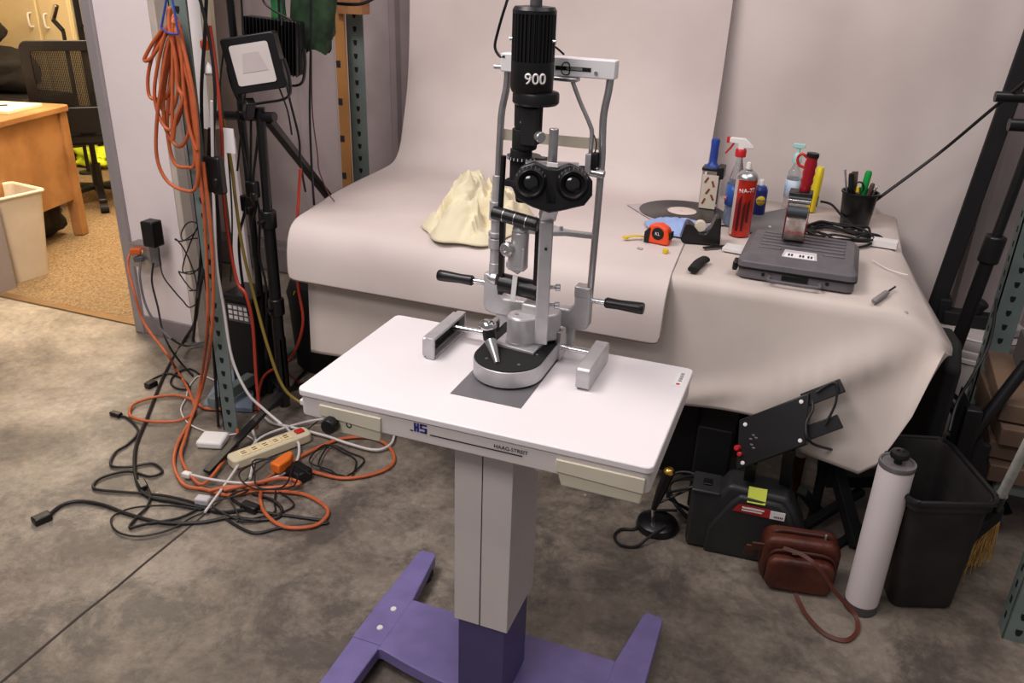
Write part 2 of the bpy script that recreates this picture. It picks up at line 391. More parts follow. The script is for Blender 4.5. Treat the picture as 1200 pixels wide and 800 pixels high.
# base: cross bar with bowed front edge, two long feet
m = MB(); P = [(-.86, 1.475), (-.86, 1.305), (-.79, 1.290)]
for i in range(9):
    a = i/8; P.append((-.775+.535*a, 1.295-.040*math.sin(PI*a)))
P += [(-.22, 1.29), (-.18, 1.305), (-.18, 1.475)]
m.prism([(x, y, .026) for x, y in P], (0, 0, .032)); m.build('cross_bar', M_purple, T, bevel=.002)
for s, uo, ui in ((-1, -.858, -.782), (1, -.168, -.250)):
    m = MB(); k = -s
    m.prism([(uo, 1.310, .027), (uo, 1.46, .027), (uo+k*.002, 1.650, .027), (uo+k*.010, 1.662, .027), (uo+k*.046, 1.664, .027), (uo+k*.054, 1.650, .027), (ui, 1.47, .027), (ui, 1.30, .027), (ui-k*.004, .985, .027), (uo+k*.022, .975, .027), (uo+k*.006, .99, .027)], (0, 0, .0316))
    m.build('foot', M_purple, T, bevel=.0025)
for x, y in ((-.815, 1.615), (-.82, 1.02), (-.205, 1.615), (-.205, 1.02)):
    m = MB(); m.cyl((x-.013 if x < -.5 else x-.013, y, .019), (x+.013, y, .019), .019, n=20); m.bb((x-.017, y-.012, .014), (x-.014, y+.012, .034)); m.bb((x+.014, y-.012, .014), (x+.017, y+.012, .034)); m.build('caster', M_rub, T, bevel=.002)
for x, y in ((-.812, 1.425), (-.812, 1.355)):
    m = MB(); m.lathe([(.008, 0), (.007, .0025), (0, .003)], (x, y, .0586)); m.build('cap_screw', M_white, T)
m = MB()   # seam where the front foot bolts on
m.bb((-.857, 1.303, .0580), (-.783, 1.3045, .0590)); m.build('foot_seam', M_purpled, T)

# ================================================================ slit lamp
S = thing('slit_lamp', 'silver and black slit lamp microscope standing on white instrument table', 'slit lamp', (-.512, 1.45, .8012))
z0 = .8015
def dshape(r, yb, cx=-.512, cy=1.392, n=18):
    P = [(cx-r, yb), ]
    for i in range(n+1):
        a = PI + PI*i/n; P.append((cx+r*math.cos(a), cy+r*math.sin(a)))
    P += [(cx+r, yb)]; return P
m = MB(); m.prism([(x, y, z0) for x, y in dshape(.067, 1.55)], (0, 0, .004)); m.build('base_gasket', M_blk, S)
m = MB(); m.prism([(x, y, z0+.004) for x, y in dshape(.071, 1.555)], (0, 0, .034)); m.build('base_body', M_alu, S, bevel=.002)
m = MB(); m.prism([(x, y, z0+.038) for x, y in dshape(.0695, 1.55)], (0, 0, .003)); tp = m.build('base_cover', M_blkm, S, bevel=.001)
for x, y in ((-.548, 1.362), (-.480, 1.362), (-.562, 1.42), (-.463, 1.42)):
    m = MB(); m.lathe([(.003, 0), (.0028, .0012), (0, .0012)], (x, y, z0+.041), n=10); m.build('screw', M_steel, tp)
zc = z0+.041
m = MB(); m.prism([(-.558, 1.425, zc), (-.468, 1.415, zc), (-.462, 1.53, zc), (-.552, 1.54, zc)], (0, 0, .006)); m.build('slide_plate', M_alu, S, bevel=.001)
# joystick
m = MB(); b0 = Vector((-.520, 1.350, zc)); b1 = Vector((-.590, 1.452, zc+.038)); m.cyl(b0, b0+(b1-b0)*.62, .0055, .013); m.build('joystick_cone', M_steel, S, bevel=.0005)
m = MB(); p = b0+(b1-b0)*.55; m.cyl(p, p+Vector((-.008, .006, .026)), .0135, .0130); m.build('joystick_collar', M_blk, S, bevel=.001)
m = MB(); p = b0+(b1-b0)*.55+Vector((-.008, .006, .026)); m.lathe([(.0175, -.003), (.0180, .002), (.0160, .008), (.010, .012), (0, .0135)], p, (-.08, .0, 1)); m.build('joystick_cap', M_chrome, S)
# pivot tower
m = MB(); q = zc+.006
def capsule(a, b, ra, rb, n=12):
    a = Vector(a); b = Vector(b); d = (b-a); ang = math.atan2(d.y, d.x); P = []
    for i in range(n+1): t = ang+PI/2+PI*i/n; P.append((a.x+ra*math.cos(t), a.y+ra*math.sin(t)))
    for i in range(n+1): t = ang-PI/2+PI*i/n; P.append((b.x+rb*math.cos(t), b.y+rb*math.sin(t)))
    return P
CP = capsule((-.512, 1.455), (-.472, 1.50), .028, .030)
m.prism([(x, y, q) for x, y in CP], (0, 0, .060)); m.build('pivot_tower', M_alu, S, bevel=.005)
m = MB(); m.cyl((-.512, 1.455, q), (-.512, 1.455, q+.004), .031); m.build('pivot_ring', M_steel, S)
for x, y in ((-.520, 1.45), (-.50, 1.468), (-.478, 1.495)):
    m = MB(); m.lathe([(.0045, 0), (.004, .002), (0, .002)], (x, y, q+.060), n=12); m.build('tower_screw', M_steel, S)
# microscope arm (upright plate)
AD = Vector((.30, -.95, 0)).normalized()
m = MB(); P = []
A = Vector((-.458, 1.425, 0)); xd = Vector((.95, .30, 0)).normalized()
def arm(pt, z): return (A.x+pt[0]*xd.x+pt[1]*AD.x, A.y+pt[0]*xd.y+pt[1]*AD.y, z)
prof = [(-.040, .868), (.012, .868), (.018, .90), (.014, 1.06), (.014, 1.118), (.002, 1.130), (-.016, 1.130), (-.018, 1.06), (-.026, .95), (-.040, .915)]
m.prism([arm((-.013, yy), z) for yy, z in prof], xd*.026); m.build('microscope_arm', M_alu, S, bevel=.003)
m = MB(); m.lathe([(.003, 0), (.003, .001), (0, .001)], arm((.001, .0155), 1.068), AD, n=12); m.build('set_screw', M_ink, S)
for z in (.985, .948):
    m = MB(); p = Vector(arm((.013, -.004), z)); m.cyl(p, p+xd*.010, .004); m.cyl(p+xd*.010, p+xd*.020, .007, n=14); m.build('clamp_screw', M_steel, S, bevel=.0008)
m = MB(); m.bb((-.515, 1.462, q+.055), (-.470, 1.50, q+.080)); m.build('arm_foot', M_alu, S, bevel=.004)
# illumination carrier: roller handle, side rails, silver centring head
m = MB(); m.cyl((-.580, 1.460, 1.110), (-.484, 1.455, 1.098), .0135); m.build('roller_handle', M_blk, S, bevel=.002)
m = MB()
for f in (.25, .5, .75):
    p = Vector((-.580, 1.460, 1.110)).lerp(Vector((-.484, 1.455, 1.098)), f); d = Vector((.096, -.005, -.012)).normalized(); m.cyl(p-d*.0005, p+d*.0005, .0138)
m.build('roller_mark', M_steel, S)
for x in (-.566, -.491):
    m = MB(); m.bar((x, 1.478, 1.100), (x, 1.478, .935), .010, .012, up=(0, 1, 0)); m.build('carrier_rail', M_blk, S, bevel=.001)
m = MB(); m.cyl((-.571, 1.485, .958), (-.486, 1.485, .952), .020); m.build('slit_width_drum', M_blk, S, bevel=.002)
m = MB(); m.cyl((-.588, 1.478, .967), (-.574, 1.478, .966), .013); m.lathe([(.010, 0), (.009, .005), (0, .006)], (-.588, 1.478, .967), (-1, 0, 0)); m.build('drum_end_knob', M_steel, S, bevel=.0015)
m = MB(); m.bar((-.530, 1.462, .985), (-.534, 1.462, .930), .010, .002, up=(0, 1, 0)); m.build('tilt_scale', M_white, S)
m = MB(); m.cyl((-.529, 1.476, 1.005), (-.527, 1.476, 1.075), .0175); m.lathe([(.0175, 0), (.015, .010), (.012, .013)], (-.527, 1.476, 1.075)); m.bb((-.548, 1.462, .995), (-.513, 1.490, 1.045)); m.build('centring_head', M_alu, S, bevel=.003)
m = MB(); m.prism([(-.553, 1.466, .999), (-.527, 1.466, .986), (-.52, 1.466, .998), (-.52, 1.466, 1.01), (-.553, 1.466, 1.012)], (0, .02, 0)); m.build('tilt_latch', M_alu, S, bevel=.002)
m = MB(); m.lathe([(.014, 0), (.0145, .012), (.011, .016), (.004, .016), (.004, .013), (0, .013)], (-.545, 1.463, 1.040), (-.2, -1, .05)); m.build('centring_knob', M_steel, S, bevel=.0006)
# lamp tower
LC = Vector((-.521, 1.49, 0))
m = MB(); prof = [(.037, 1.338), (.0395, 1.344), (.0395, 1.392)]
m.lathe([(r, z) for r, z in prof], LC, (0, 0, 1), n=40)
nf = 30; poly = []
for i in range(nf*4):
    a = 2*PI*i/(nf*4); r = .0395 if (i % 4) in (0, 1) else .0355
    poly.append((LC.x+r*math.cos(a), LC.y+r*math.sin(a), 1.392))
m.prism(poly, (0, 0, .082)); m.lathe([(.0395, 1.472), (.0395, 1.478), (.036, 1.484), (.012, 1.486), (.0, 1.486)], LC, n=40)
lh = m.build('lamp_housing', M_blk, S, angle=30)
ta = math.radians(-62)
text('model_number', '900', .027, (LC.x+.0408*math.cos(ta), LC.y+.0408*math.sin(ta), 1.364), (-math.sin(ta), math.cos(ta), 0), (0, 0, 1), M_paperw, lh, bend=.0408, bold=True, ext=.0024)
for s in (-1, 1):
    m = MB(); m.cyl((LC.x+s*.038, LC.y-.005, 1.428), (LC.x+s*.044, LC.y-.005, 1.428), .004); m.build('housing_screw', M_chrome, lh)
m = MB(); m.cyl(LC+Vector((.002, 0, 1.484)), LC+Vector((.002, 0, 1.60)), .011, .009); m.build('lamp_plug', mat('grey_rubber', (74, 72, 74), .6), S)
m = MB(); m.lathe([(.040, 1.316), (.0435, 1.320), (.0435, 1.334), (.042, 1.338), (.036, 1.340)], LC+Vector((.008, .003, 0)), n=36); m.build('filter_disc', M_blk, S)
m = MB(); m.lathe([(.024, 1.270), (.0265, 1.276), (.027, 1.316)], LC+Vector((-.004, 0, 0)), n=28); m.lathe([(.022, 1.232), (.024, 1.236), (.024, 1.270)], LC+Vector((-.010, 0, 0)), n=28); m.lathe([(.0195, 1.170), (.021, 1.176), (.021, 1.232)], LC+Vector((-.016, 0, 0)), n=28); m.bb((-.530, 1.462, 1.245), (-.500, 1.50, 1.312)); m.build('illumination_tube', M_blkm, S, bevel=.001)
m = MB(); m.lathe([(.033, 1.214), (.033, 1.220)], LC+Vector((-.010, 0, 0)), n=32); m.bb((-.505, 1.475, 1.213), (-.485, 1.495, 1.221)); sd = m.build('slit_dial', M_blk, S)
m = MB()
for i in range(13):
    a = -PI*.98+i*PI*.95/12; c = LC+Vector((-.010+.0332*math.cos(a), .0332*math.sin(a), 1.217)); m.box(c, (.001, .001, .005))
m.build('dial_ticks', M_paperw, sd)
m = MB(); m.lathe([(.026, 1.158), (.028, 1.162), (.028, 1.172), (.020, 1.178)], LC+Vector((-.006, 0, 0)), n=28); m.bb((-.565, 1.475, 1.160), (-.480, 1.50, 1.172)); m.lathe([(.013, 1.130), (.016, 1.150), (.018, 1.160)], LC+Vector((-.010, 0, 0)), n=24); m.build('mirror_mount', M_blkm, S, bevel=.001)
for x in (-.568,):
    m = MB(); m.cyl((x, 1.478, 1.218), (x-.004, 1.478, 1.10), .0055); m.build('guide_rod', M_blk, S)
m = MB(); m.cyl((-.503, 1.474, 1.262), (-.492, 1.466, 1.262), .005); m.lathe([(.010, 0), (.0105, .010), (.009, .012), (0, .012)], (-.497, 1.468, 1.262), (.8, -.6, 0)); m.build('slit_rotation_knob', M_steel, S, bevel=.0006)
m = MB(); m.lathe([(.003, 0), (.0025, .002), (0, .002)], (-.53, 1.466, 1.286), (0, -1, 0), n=10); m.build('tube_screw', M_steel, S)
# microscope body and eyepieces
C0 = Vector((-.442, 1.392, 1.196)); E = Vector((.30, -.90, .18)).normalized(); ex = Vector((.948, .316, 0)).normalized(); ez = ex.cross(E).normalized()
if ez.z < 0: ez = -ez
def mp(a, b, c): return C0 + ex*(a*1.09) + ez*(b*1.14) + E*c
m = MB(); out = [(-.060, .012), (-.050, .026), (-.028, .034), (-.008, .026), (.008, .026), (.028, .034), (.052, .024), (.066, .008), (.067, -.014), (.055, -.030), (.018, -.040), (-.002, -.044), (-.030, -.036), (-.056, -.024), (-.064, -.006)]
m.prism([mp(a, b, -.045) for a, b in out], E*.062); m.build('microscope_body', M_blk, S, bevel=.005, seg=3)
for s in (-1, 1):
    c = mp(s*.034, .002, .012)
    m = MB(); m.lathe([(.030, -.004), (.0290, .006), (.0255, .010), (.024, .018), (.022, .020), (.0205, .018), (.018, .013), (.018, .008), (0, .008)], c, E, n=32); ey = m.build('eyepiece', M_blk, S)
    m = MB(); m.lathe([(.0165, 0), (.012, .003), (.006, .0045), (0, .005)], c+E*.0085, E, n=28); m.build('eyepiece_lens', mat('lens_glass', (16, 16, 20), .05, 0, var=0, coat=1.0), ey)
    m = MB()
    for i in range(9):
        a = PI*.15+i*PI*.7/8; p = c+E*.014+(ex*math.cos(a)+ez*math.sin(a))*.0275; m.box(p, (.0012, .0012, .004))
    m.build('diopter_scale', M_steel, ey)
m = MB(); m.lathe([(.030, -.06), (.030, -.10), (.024, -.115)], C0+ez*.004, E, n=24); m.build('objective', M_blkm, S, bevel=.001)
m = MB(); m.cyl(mp(0, .02, -.03), mp(0, .02, -.03)+Vector((0, 0, .075)), .0085, n=20); m.build('test_rod_socket', M_steel, S, bevel=.001)
m = MB(); m.cyl(mp(-.045, .015, -.052), mp(.045, .015, -.052), .022); m.lathe([(.028, 0), (.028, .014), (.02, .018)], mp(0, .012, -.05), (0, 0, 1)); m.build('prism_housing', M_steel, S, bevel=.002)
m = MB(); c = mp(0, .030, .013); m.box(c, (.020, .004, .007)); m.build('pupil_scale', M_white, S)
m = MB(); m.prism([mp(-.012, .02, .013), mp(.012, .02, .013), mp(.008, -.03, .013), mp(-.008, -.03, .013)], E*.004); m.build('body_rib', M_blkm, S, bevel=.001)
m = MB(); m.bar(mp(0, -.036, -.025), (A.x, A.y, 1.124), .03, .02); m.build('microscope_bracket', M_alu, S, bevel=.002)
# guide rails and rack covers
m = MB()
for y, z in ((1.495, .845), (1.512, .838)):
    m.cyl((-.690, y, z-.012), (-.36, y, z-.012), .0062)
m.build('guide_rail', M_chrome, S)
for s, uc in ((-1, -.690), (1, -.357)):
    m = MB()
    if s < 0:
        P = rrect(1.392, .8015, 1.552, .846, .008)
        m.prism([(uc-.014, a, b) for a, b in P], (.009, 0, 0)); 
        m.bb((uc-.006, 1.392, .842), (uc+.014, 1.552, .848)); m.bb((uc-.006, 1.392, .8015), (uc+.014, 1.552, .806)); m.bb((uc-.006, 1.390, .8015), (uc+.014, 1.396, .848)); m.bb((uc-.006, 1.548, .8015), (uc+.014, 1.554, .848))
        rc = m.build('rack_cover', M_alu, S, bevel=.001)
        m = MB(); m.bb((uc-.005, 1.396, .806), (uc-.001, 1.548, .842)); m.build('rack_recess', M_blkm, rc)
        m = MB()
        for i in range(26): m.box((uc+.003, 1.402+i*.0056, .811), (.008, .0024, .007))
        m.build('rack_teeth', M_steel, rc)
    else:
        P = rrect(1.386, .8015, 1.535, .848, .010)
        m.prism([(uc-.014, a, b) for a, b in P], (.028, 0, 0)); m.build('rack_cover', M_alu, S, bevel=.002)
m = MB(); m.bb((-.447, 1.488, .806), (-.435, 1.522, .868)); m.cyl((-.441, 1.505, .868), (-.441, 1.505, .874), .005); m.build('rail_clamp', M_steel, S, bevel=.001)
m = MB(); m.bb((-.595, 1.488, .806), (-.583, 1.522, .862)); m.build('rail_clamp', M_steel, S, bevel=.001)
# headrest
HV = 1.575
m = MB(); d = .026
P = [(-.640, .941), (-.640, .868)] + [(-.634, .856), (-.622, .850)] + [(-.416, .846), (-.404, .850), (-.398, .860), (-.398, .941), (-.433, .941), (-.433, .904), (-.444, .890), (-.592, .890), (-.604, .902), (-.604, .941)]
m.prism([(x, HV-d/2, z) for x, z in P], (0, d, 0)); m.build('headrest_yoke', M_alu, S, bevel=.004)
m = MB(); m.bb((-.61, HV-.010, .8015), (-.58, HV+.006, .852)); m.build('yoke_foot', M_alu, S, bevel=.003)
m = MB(); m.bb((-.46, HV-.010, .8015), (-.43, HV+.006, .850)); m.build('yoke_foot', M_alu, S, bevel=.003)
m = MB(); m.bb((-.4335, HV-.0145, .922), (-.399, HV+.0145, .945)); m.build('post_clamp', M_steel, S, bevel=.002)
m = MB(); m.tube([(-.620, HV, .93), (-.616, HV, 1.155), (-.614, HV, 1.24), (-.612, HV+.001, 1.285), (-.604, HV+.002, 1.33), (-.602, HV+.002, 1.37)], .0072, n=14); m.build('headrest_post', M_steel, S)
m = MB(); m.tube([(-.403, HV, .93), (-.400, HV, 1.19), (-.402, HV, 1.25), (-.403, HV, 1.295), (-.397, HV, 1.34), (-.395, HV, 1.37)], .0072, n=14); m.build('headrest_post', M_steel, S)
m = MB(); x = -.620; m.cyl((x, HV, .935), (x+.003, HV, 1.155), .0105)
for za, zb, r in ((.94, .965, .0125), (.998, 1.02, .0150), (1.024, 1.034, .0155), (1.06, 1.10, .0145)): m.cyl((x+.001, HV, za), (x+.0015, HV, zb), r)
m.build('chinrest_column', M_alu, S, bevel=.001)
m = MB(); P = rrect(-.612, 1.361, -.384, 1.395, .003)
m.prism([(a, HV-.014, b) for a, b in P], (0, .028, 0)); hb = m.build('headrest_bar', mat('white_enamel', (222, 220, 222), .35, var=.01), S, bevel=.002)
m = MB(); m.bb((-.50, HV-.0146, 1.372), (-.430, HV-.0135, 1.3795)); m.build('bar_slot', M_blk, hb)
m = MB(); m.bb((-.478, HV-.0150, 1.3735), (-.447, HV-.0140, 1.3785)); m.build('bar_slot_rail', M_steel, hb)
m = MB(); m.tube([(-.489, HV-.015, 1.376), (-.482, HV-.018, 1.386), (-.472, HV-.018, 1.384), (-.472, HV-.018, 1.366), (-.484, HV-.018, 1.366), (-.487, HV-.018, 1.376)], .0012); m.build('wire_clip', M_blk, hb)
m = MB(); m.lathe([(.004, 0), (.0036, .002), (0, .002)], (-.420, HV-.014, 1.371), (0, -1, 0), n=12); m.build('bar_screw', M_chrome, hb)
m = MB(); m.cyl((-.628, HV-.004, 1.368), (-.612, HV-.004, 1.368), .0045); m.build('bar_knob', M_steel, hb)
m = MB(); m.bb((-.500, HV-.022, 1.352), (-.455, HV+.006, 1.360)); m.lathe([(.012, 0), (.012, .007)], (-.500, HV-.008, 1.3525)); m.build('fixation_slider', M_steel, S, bevel=.002)
m = MB(); m.tube([(-.465, HV-.012, 1.352), (-.447, HV-.012, 1.315), (-.425, HV-.012, 1.275), (-.420, HV-.012, 1.255), (-.421, HV-.012, 1.19)], .0042, n=10); m.build('fixation_arm', M_steel, S)
m = MB(); m.tube([(-.418, HV-.012, 1.26), (-.410, HV-.014, 1.245), (-.411, HV-.014, 1.225), (-.416, HV-.014, 1.215)], .0014); m.build('fixation_wire', M_blk, S)
m = MB(); m.bb((-.427, HV-.024, 1.185), (-.416, HV-.004, 1.222)); m.build('fixation_block', M_alu, S, bevel=.001)
m = MB(); m.bb((-.416, HV-.022, 1.195), (-.405, HV-.004, 1.224)); m.build('fixation_lamp', M_blk, S, bevel=.001)
m = MB(); m.cyl((-.424, HV-.010, 1.186), (-.390, HV-.010, 1.183), .0085); m.build('cross_clamp', M_steel, S, bevel=.001)
m = MB(); m.tube([(-.427, HV-.016, 1.191), (-.442, HV-.018, 1.190), (-.468, HV-.02, 1.172)], .006, n=10); m.build('fixation_joint', mat('dark_blue_grey', (40, 44, 60), .5), S)
# forehead band and chin rest
m = MB(); P = []
for i in range(15):
    a = i/14; P.append((-.612+.208*a, HV+.004+.055*math.sin(PI*a), 1.238-.012*math.sin(PI*a)))
m.ribbon(P, .0016, .022, sm=2); m.build('forehead_band', mat('cream_band', (214, 206, 186), .6), S)
m = MB(); m.prism([(-.404, HV-.008, 1.049), (-.404, HV+.008, 1.049), (-.46, HV+.006, 1.049), (-.495, HV+.022, 1.049), (-.545, HV+.022, 1.049), (-.545, HV-.030, 1.049), (-.495, HV-.030, 1.049), (-.46, HV-.012, 1.049)], (0, 0, .010)); m.cyl((-.472, HV-.008, 1.059), (-.472, HV-.008, 1.068), .004); m.build('chin_rest', M_alu, S, bevel=.0015)
m = MB(); m.bb((-.60, HV-.006, 1.066), (-.53, HV+.006, 1.078)); m.build('chin_rest_arm', M_alu, S, bevel=.001)
# grip handles
for s, x0, x1, x2 in ((-1, -.640, -.668, -.754), (1, -.400, -.370, -.287)):
    zz = .915
    m = MB(); m.cyl((x0, HV, zz), (x1, HV, zz), .0058); h = m.build('handle_rod', M_chrome, S)
    m = MB(); dx = (x2-x1)/abs(x2-x1); m.lathe([(.0085, 0), (.0115, .004), (.0105, .03), (.0125, .07), (.0125, abs(x2-x1)-.003), (.0105, abs(x2-x1))], (x1, HV, zz), (dx, 0, 0), n=22); m.build('handle_grip', M_blk, S)
# lead of the lamp
m = MB(); m.tube([LC+Vector((.002, 0, 1.597)), V(616, -25, 1.52), V(600, -12, 1.54), V(592, 8, 1.56), V(584, 35, 1.57), V(580, 55, 1.57), V(586, 66, 1.565), V(592, 66, 1.562)], .0028, n=8); m.build('lamp_lead', M_blk, S)
m = MB(); m.tube([V(646, 54, 1.53), V(652, 56, 1.55), V(661, 64, 1.558)], .002, n=8); m.build('fixation_lead', M_blk, S)
# ================================================================ photo table with paper
M_paper = mat('backdrop_paper', (214, 202, 197), .75, var=.03, scale=1.4, bump=.12, bscale=5, col2=(196, 182, 178))
M_paper2 = mat('table_paper', (208, 197, 189), .75, var=.03, scale=2.2, bump=.12, bscale=6, col2=(188, 176, 168))
M_tlam = mat('folding_table_top', (170, 160, 150), .5)
def lerp(a, b, t): return a+(b-a)*t
def interp(tab, x):
    if x <= tab[0][0]: return tab[0][1]
    for (a, b), (c, d) in zip(tab, tab[1:]):
        if x <= c: return lerp(b, d, (x-a)/(c-a))
    return tab[-1][1]
t = thing('folding_table', 'long folding table standing under the white paper', 'table', (-.6, 2.72, 0))
m = MB(); m.bb((-1.52, 2.24, .715), (.285, 3.14, .755)); m.build('table_top', M_tlam, t, bevel=.006)
for x, y in ((-1.40, 2.34), (-1.40, 3.04), (.17, 2.34), (.17, 3.04)):
    m = MB(); m.cyl((x, y, .715), (x, y, 0), .015); m.build('leg', M_blkm, t)
for x in (-1.40, .17):
    m = MB(); m.cyl((x, 2.34, .12), (x, 3.04, .12), .010); m.build('leg_brace', M_blkm, t)
# paper cover on the table, hanging down the front and off the right corner
random.seed(11)
def wob(a, b, s=1.0): return s*(math.sin(a*3.1+b*1.7)+.6*math.sin(a*7.3-b*4.1+1)+.35*math.sin(a*13+b*9+2))/2
US = [-1.545+.04*i for i in range(46)]+[.300, .330, .365, .405]
bot = [(-1.5, .30), (-.8, .34), (-.24, .385), (-.02, .405), (.03, .36), (.10, .315), (.27, .30), (.30, .34), (.36, .48), (.405, .70)]
rows = []
def ux_(u, v): return u if u < .285 else .285+(u-.285)*max(.08, min(1, 1-(v-2.25)/.55))
def droop(u): return 0 if u < .285 else (u-.285)*-.62-(.006)
for v in (3.24, 3.1, 2.95, 2.8, 2.6, 2.45, 2.32, 2.26):
    rows.append([(ux_(u, v), v, .7628+droop(ux_(u, v))+.0003*wob(u, v)) for u in US])
rows.append([(u, 2.235, .7585+droop(u)) for u in US]); rows.append([(u, 2.226, .749+droop(u)) for u in US])
for i in range(1, 37):
    f = i/36; row = []
    for u in US:
        zb = interp(bot, u); zt = .745+droop(u); z = lerp(zt, zb, f)
        fl = .020*f + .065*max(0, min(1, (u+.1)/.35))*f*(1-.3*f) + .010*wob(u*1.2, f*.8)*f*max(.2, min(1, (u+.4)/.3))
        s_ = ((u-.33)*-.62+(z-.72)*.78); al = -((u-.33)*.78+(z-.72)*.62); fl += .030*math.exp(-(s_/.045)**2)*max(0, min(1, al/.15))*max(0, min(1, (.62-al)/.3))
        s2 = ((u+.28)*-.35+(z-.40)*.93); fl += .014*math.exp(-(s2/.03)**2)*math.exp(-((u+.22)/.14)**2)
        du = -.03*f*max(0, (u-.2)/.2)
        row.append((u+du, 2.222-fl, z))
    rows.append(row)
m = MB(); m.grid(rows); o = m.build('paper_cover', M_paper2, solid=.0012, angle=80)
tag(o, 'off-white paper cover draped over the table, creased front corner hanging at right', 'table cover')
# left backdrop sweep
LE = [(3.3, -1.70), (2.9, -1.685), (2.6, -1.665), (2.4, -1.62), (2.1, -1.575)]
prof = [(3.325, 2.75), (3.32, 2.3), (3.315, 1.9), (3.31, 1.5), (3.295, 1.25), (3.27, 1.10), (3.24, 1.0), (3.205, .91), (3.175, .85), (3.145, .808), (3.11, .780), (3.07, .768), (2.95, .766), (2.8, .7655), (2.6, .7655), (2.45, .7655), (2.30, .7655), (2.25, .7645), (2.215, .757), (2.19, .742), (2.172, .715), (2.160, .68), (2.155, .63), (2.153, .575)]
rows = []; n = 30
for i, (v, z) in enumerate(prof):
    ul = interp(sorted(LE), v); ur = -.392 if z > .9 else (lerp(-.392, -.335, min(1, (3.2-v)/1.0)) if v < 3.2 else -.392)
    row = []
    for k in range(n+1):
        u = lerp(ul, ur, k/n); w = 0
        if z > .9: w = .010*wob(u*1.5, z*.4)*min(1, (z-.9)*2) - .012
        row.append((u, v+w, z + (0.0004*wob(u*2, v) if z < .9 else 0)))
    rows.append(row)
m = MB(); m.grid(rows); o = m.build('paper_backdrop', M_paper, solid=.0015, sub=1)
tag(o, 'wide white paper backdrop sweeping down the wall and over the table, left sheet', 'backdrop paper')
# right backdrop sheet: hangs straight behind the table
rows = []
for z in [2.75-.16*i for i in range(17)]:
    rows.append([(u, 3.335+.022*wob(u*2.2+.4, z*.5)*(.4+.6*min(1, abs(z-2.7))), z) for u in [-.45+(.965+.075*(z-.4))*i/28 for i in range(29)]])
m = MB(); m.grid(rows); o = m.build('paper_backdrop', M_paper, solid=.0015, sub=1)
tag(o, 'white paper backdrop hanging straight behind the cleaning bottles, right sheet with its right edge at the black pole', 'backdrop paper')
ZT = .7660
M_txtw = M_paperw
# ---- crumpled cream cloth
M_cloth = mat('cream_cloth', (226, 216, 184), .9, var=.03, scale=9)
from mathutils import noise as MN
def crumple(name, c, rx, ry, h, mt, seed, dome=2.4, fq=2.6, n=46, m_=110):
    rows = []
    for i in range(n+1):
        r = i/n; row = []
        for k in range(m_+1):
            a = 2*PI*(k % m_)/m_
            rr = r*(1+.15*math.sin(2*a+seed)+.10*math.sin(3*a+seed*2)+.06*math.sin(7*a+2))
            x, y = rr*math.cos(a), rr*math.sin(a)
            p = Vector((x*fq+seed, y*fq, seed*.7))
            w = Vector((MN.noise(p*.9), MN.noise(p*.9+Vector((9, 2, 1))), 0))*.9
            rid = 1-abs(MN.noise(p+w))*2.6
            rid2 = 1-abs(MN.noise(p*2.3+w*1.5+Vector((3, 7, 2))))*2.4
            big = .62+.55*MN.noise(p*.55+Vector((0, 0, 5)))
            env = (1-r**dome)
            z = env*(big + .26*rid + .12*rid2)
            if r > .985: z = 0
            ov = 1+.06*math.sin(PI*min(1, r*1.1))*MN.noise(p*1.7)
            row.append((c[0]+x*rx*ov, c[1]+y*ry*ov, ZT+.0045+max(0, z)*h))
        rows.append(row)
    m = MB(); m.grid(rows); return m.build(name, mt, angle=75, solid=.002)
o = crumple('crumpled_cloth', (-1.01, 2.43), .165, .215, .155, M_cloth, 5)
tag(o, 'crumpled cream cloth lying on the white backdrop paper', 'cloth')
# ---- vinyl record in sleeve
o = MB(); c = Vector((-.43, 2.90, ZT+.003))
s = MB(); s.at((c.x+.012, c.y-.02, c.z), rz=math.radians(38)); s.box((0, 0, .001), (.305, .305, .002)); o = s.build('record_sleeve', mat('clear_sleeve', (176, 166, 168), .25, var=.02), bevel=.0005)
tag(o, 'grey clear square sleeve lying under the black record', 'record sleeve')
r = thing('vinyl_record', 'black vinyl record with a pale centre label on its sleeve', 'record', (c.x, c.y, c.z+.0022))
m = MB(); pr = [(.004, .0)]
pr = [(.0, 0), (.150, 0), (.1505, .001), (.150, .002)]
k = .147
while k > .062: pr += [(k, .0019), (k-.0012, .0015)]; k -= .0032
pr += [(.060, .0021), (.0, .0021)]
m.lathe(pr, (c.x, c.y, c.z+.0024), n=72, cap=False); m.build('disc', mat('vinyl', (26, 25, 27), .28, var=0), r)
m = MB(); m.lathe([(.051, 0), (.051, .0006), (.004, .0006), (.004, 0)], (c.x, c.y, c.z+.0046), n=40); m.build('centre_label', mat('record_label', (222, 205, 196), .7, var=.03), r)
# ---- blue cloth
o = crumple('blue_cloth', (-.385, 2.665), .115, .085, .032, mat('pale_blue_cloth', (150, 172, 218), .9, var=.05), 9, n=26, m_=60)
o.location.z += .003
tag(o, 'crumpled pale blue cloth in front of the record', 'cloth')
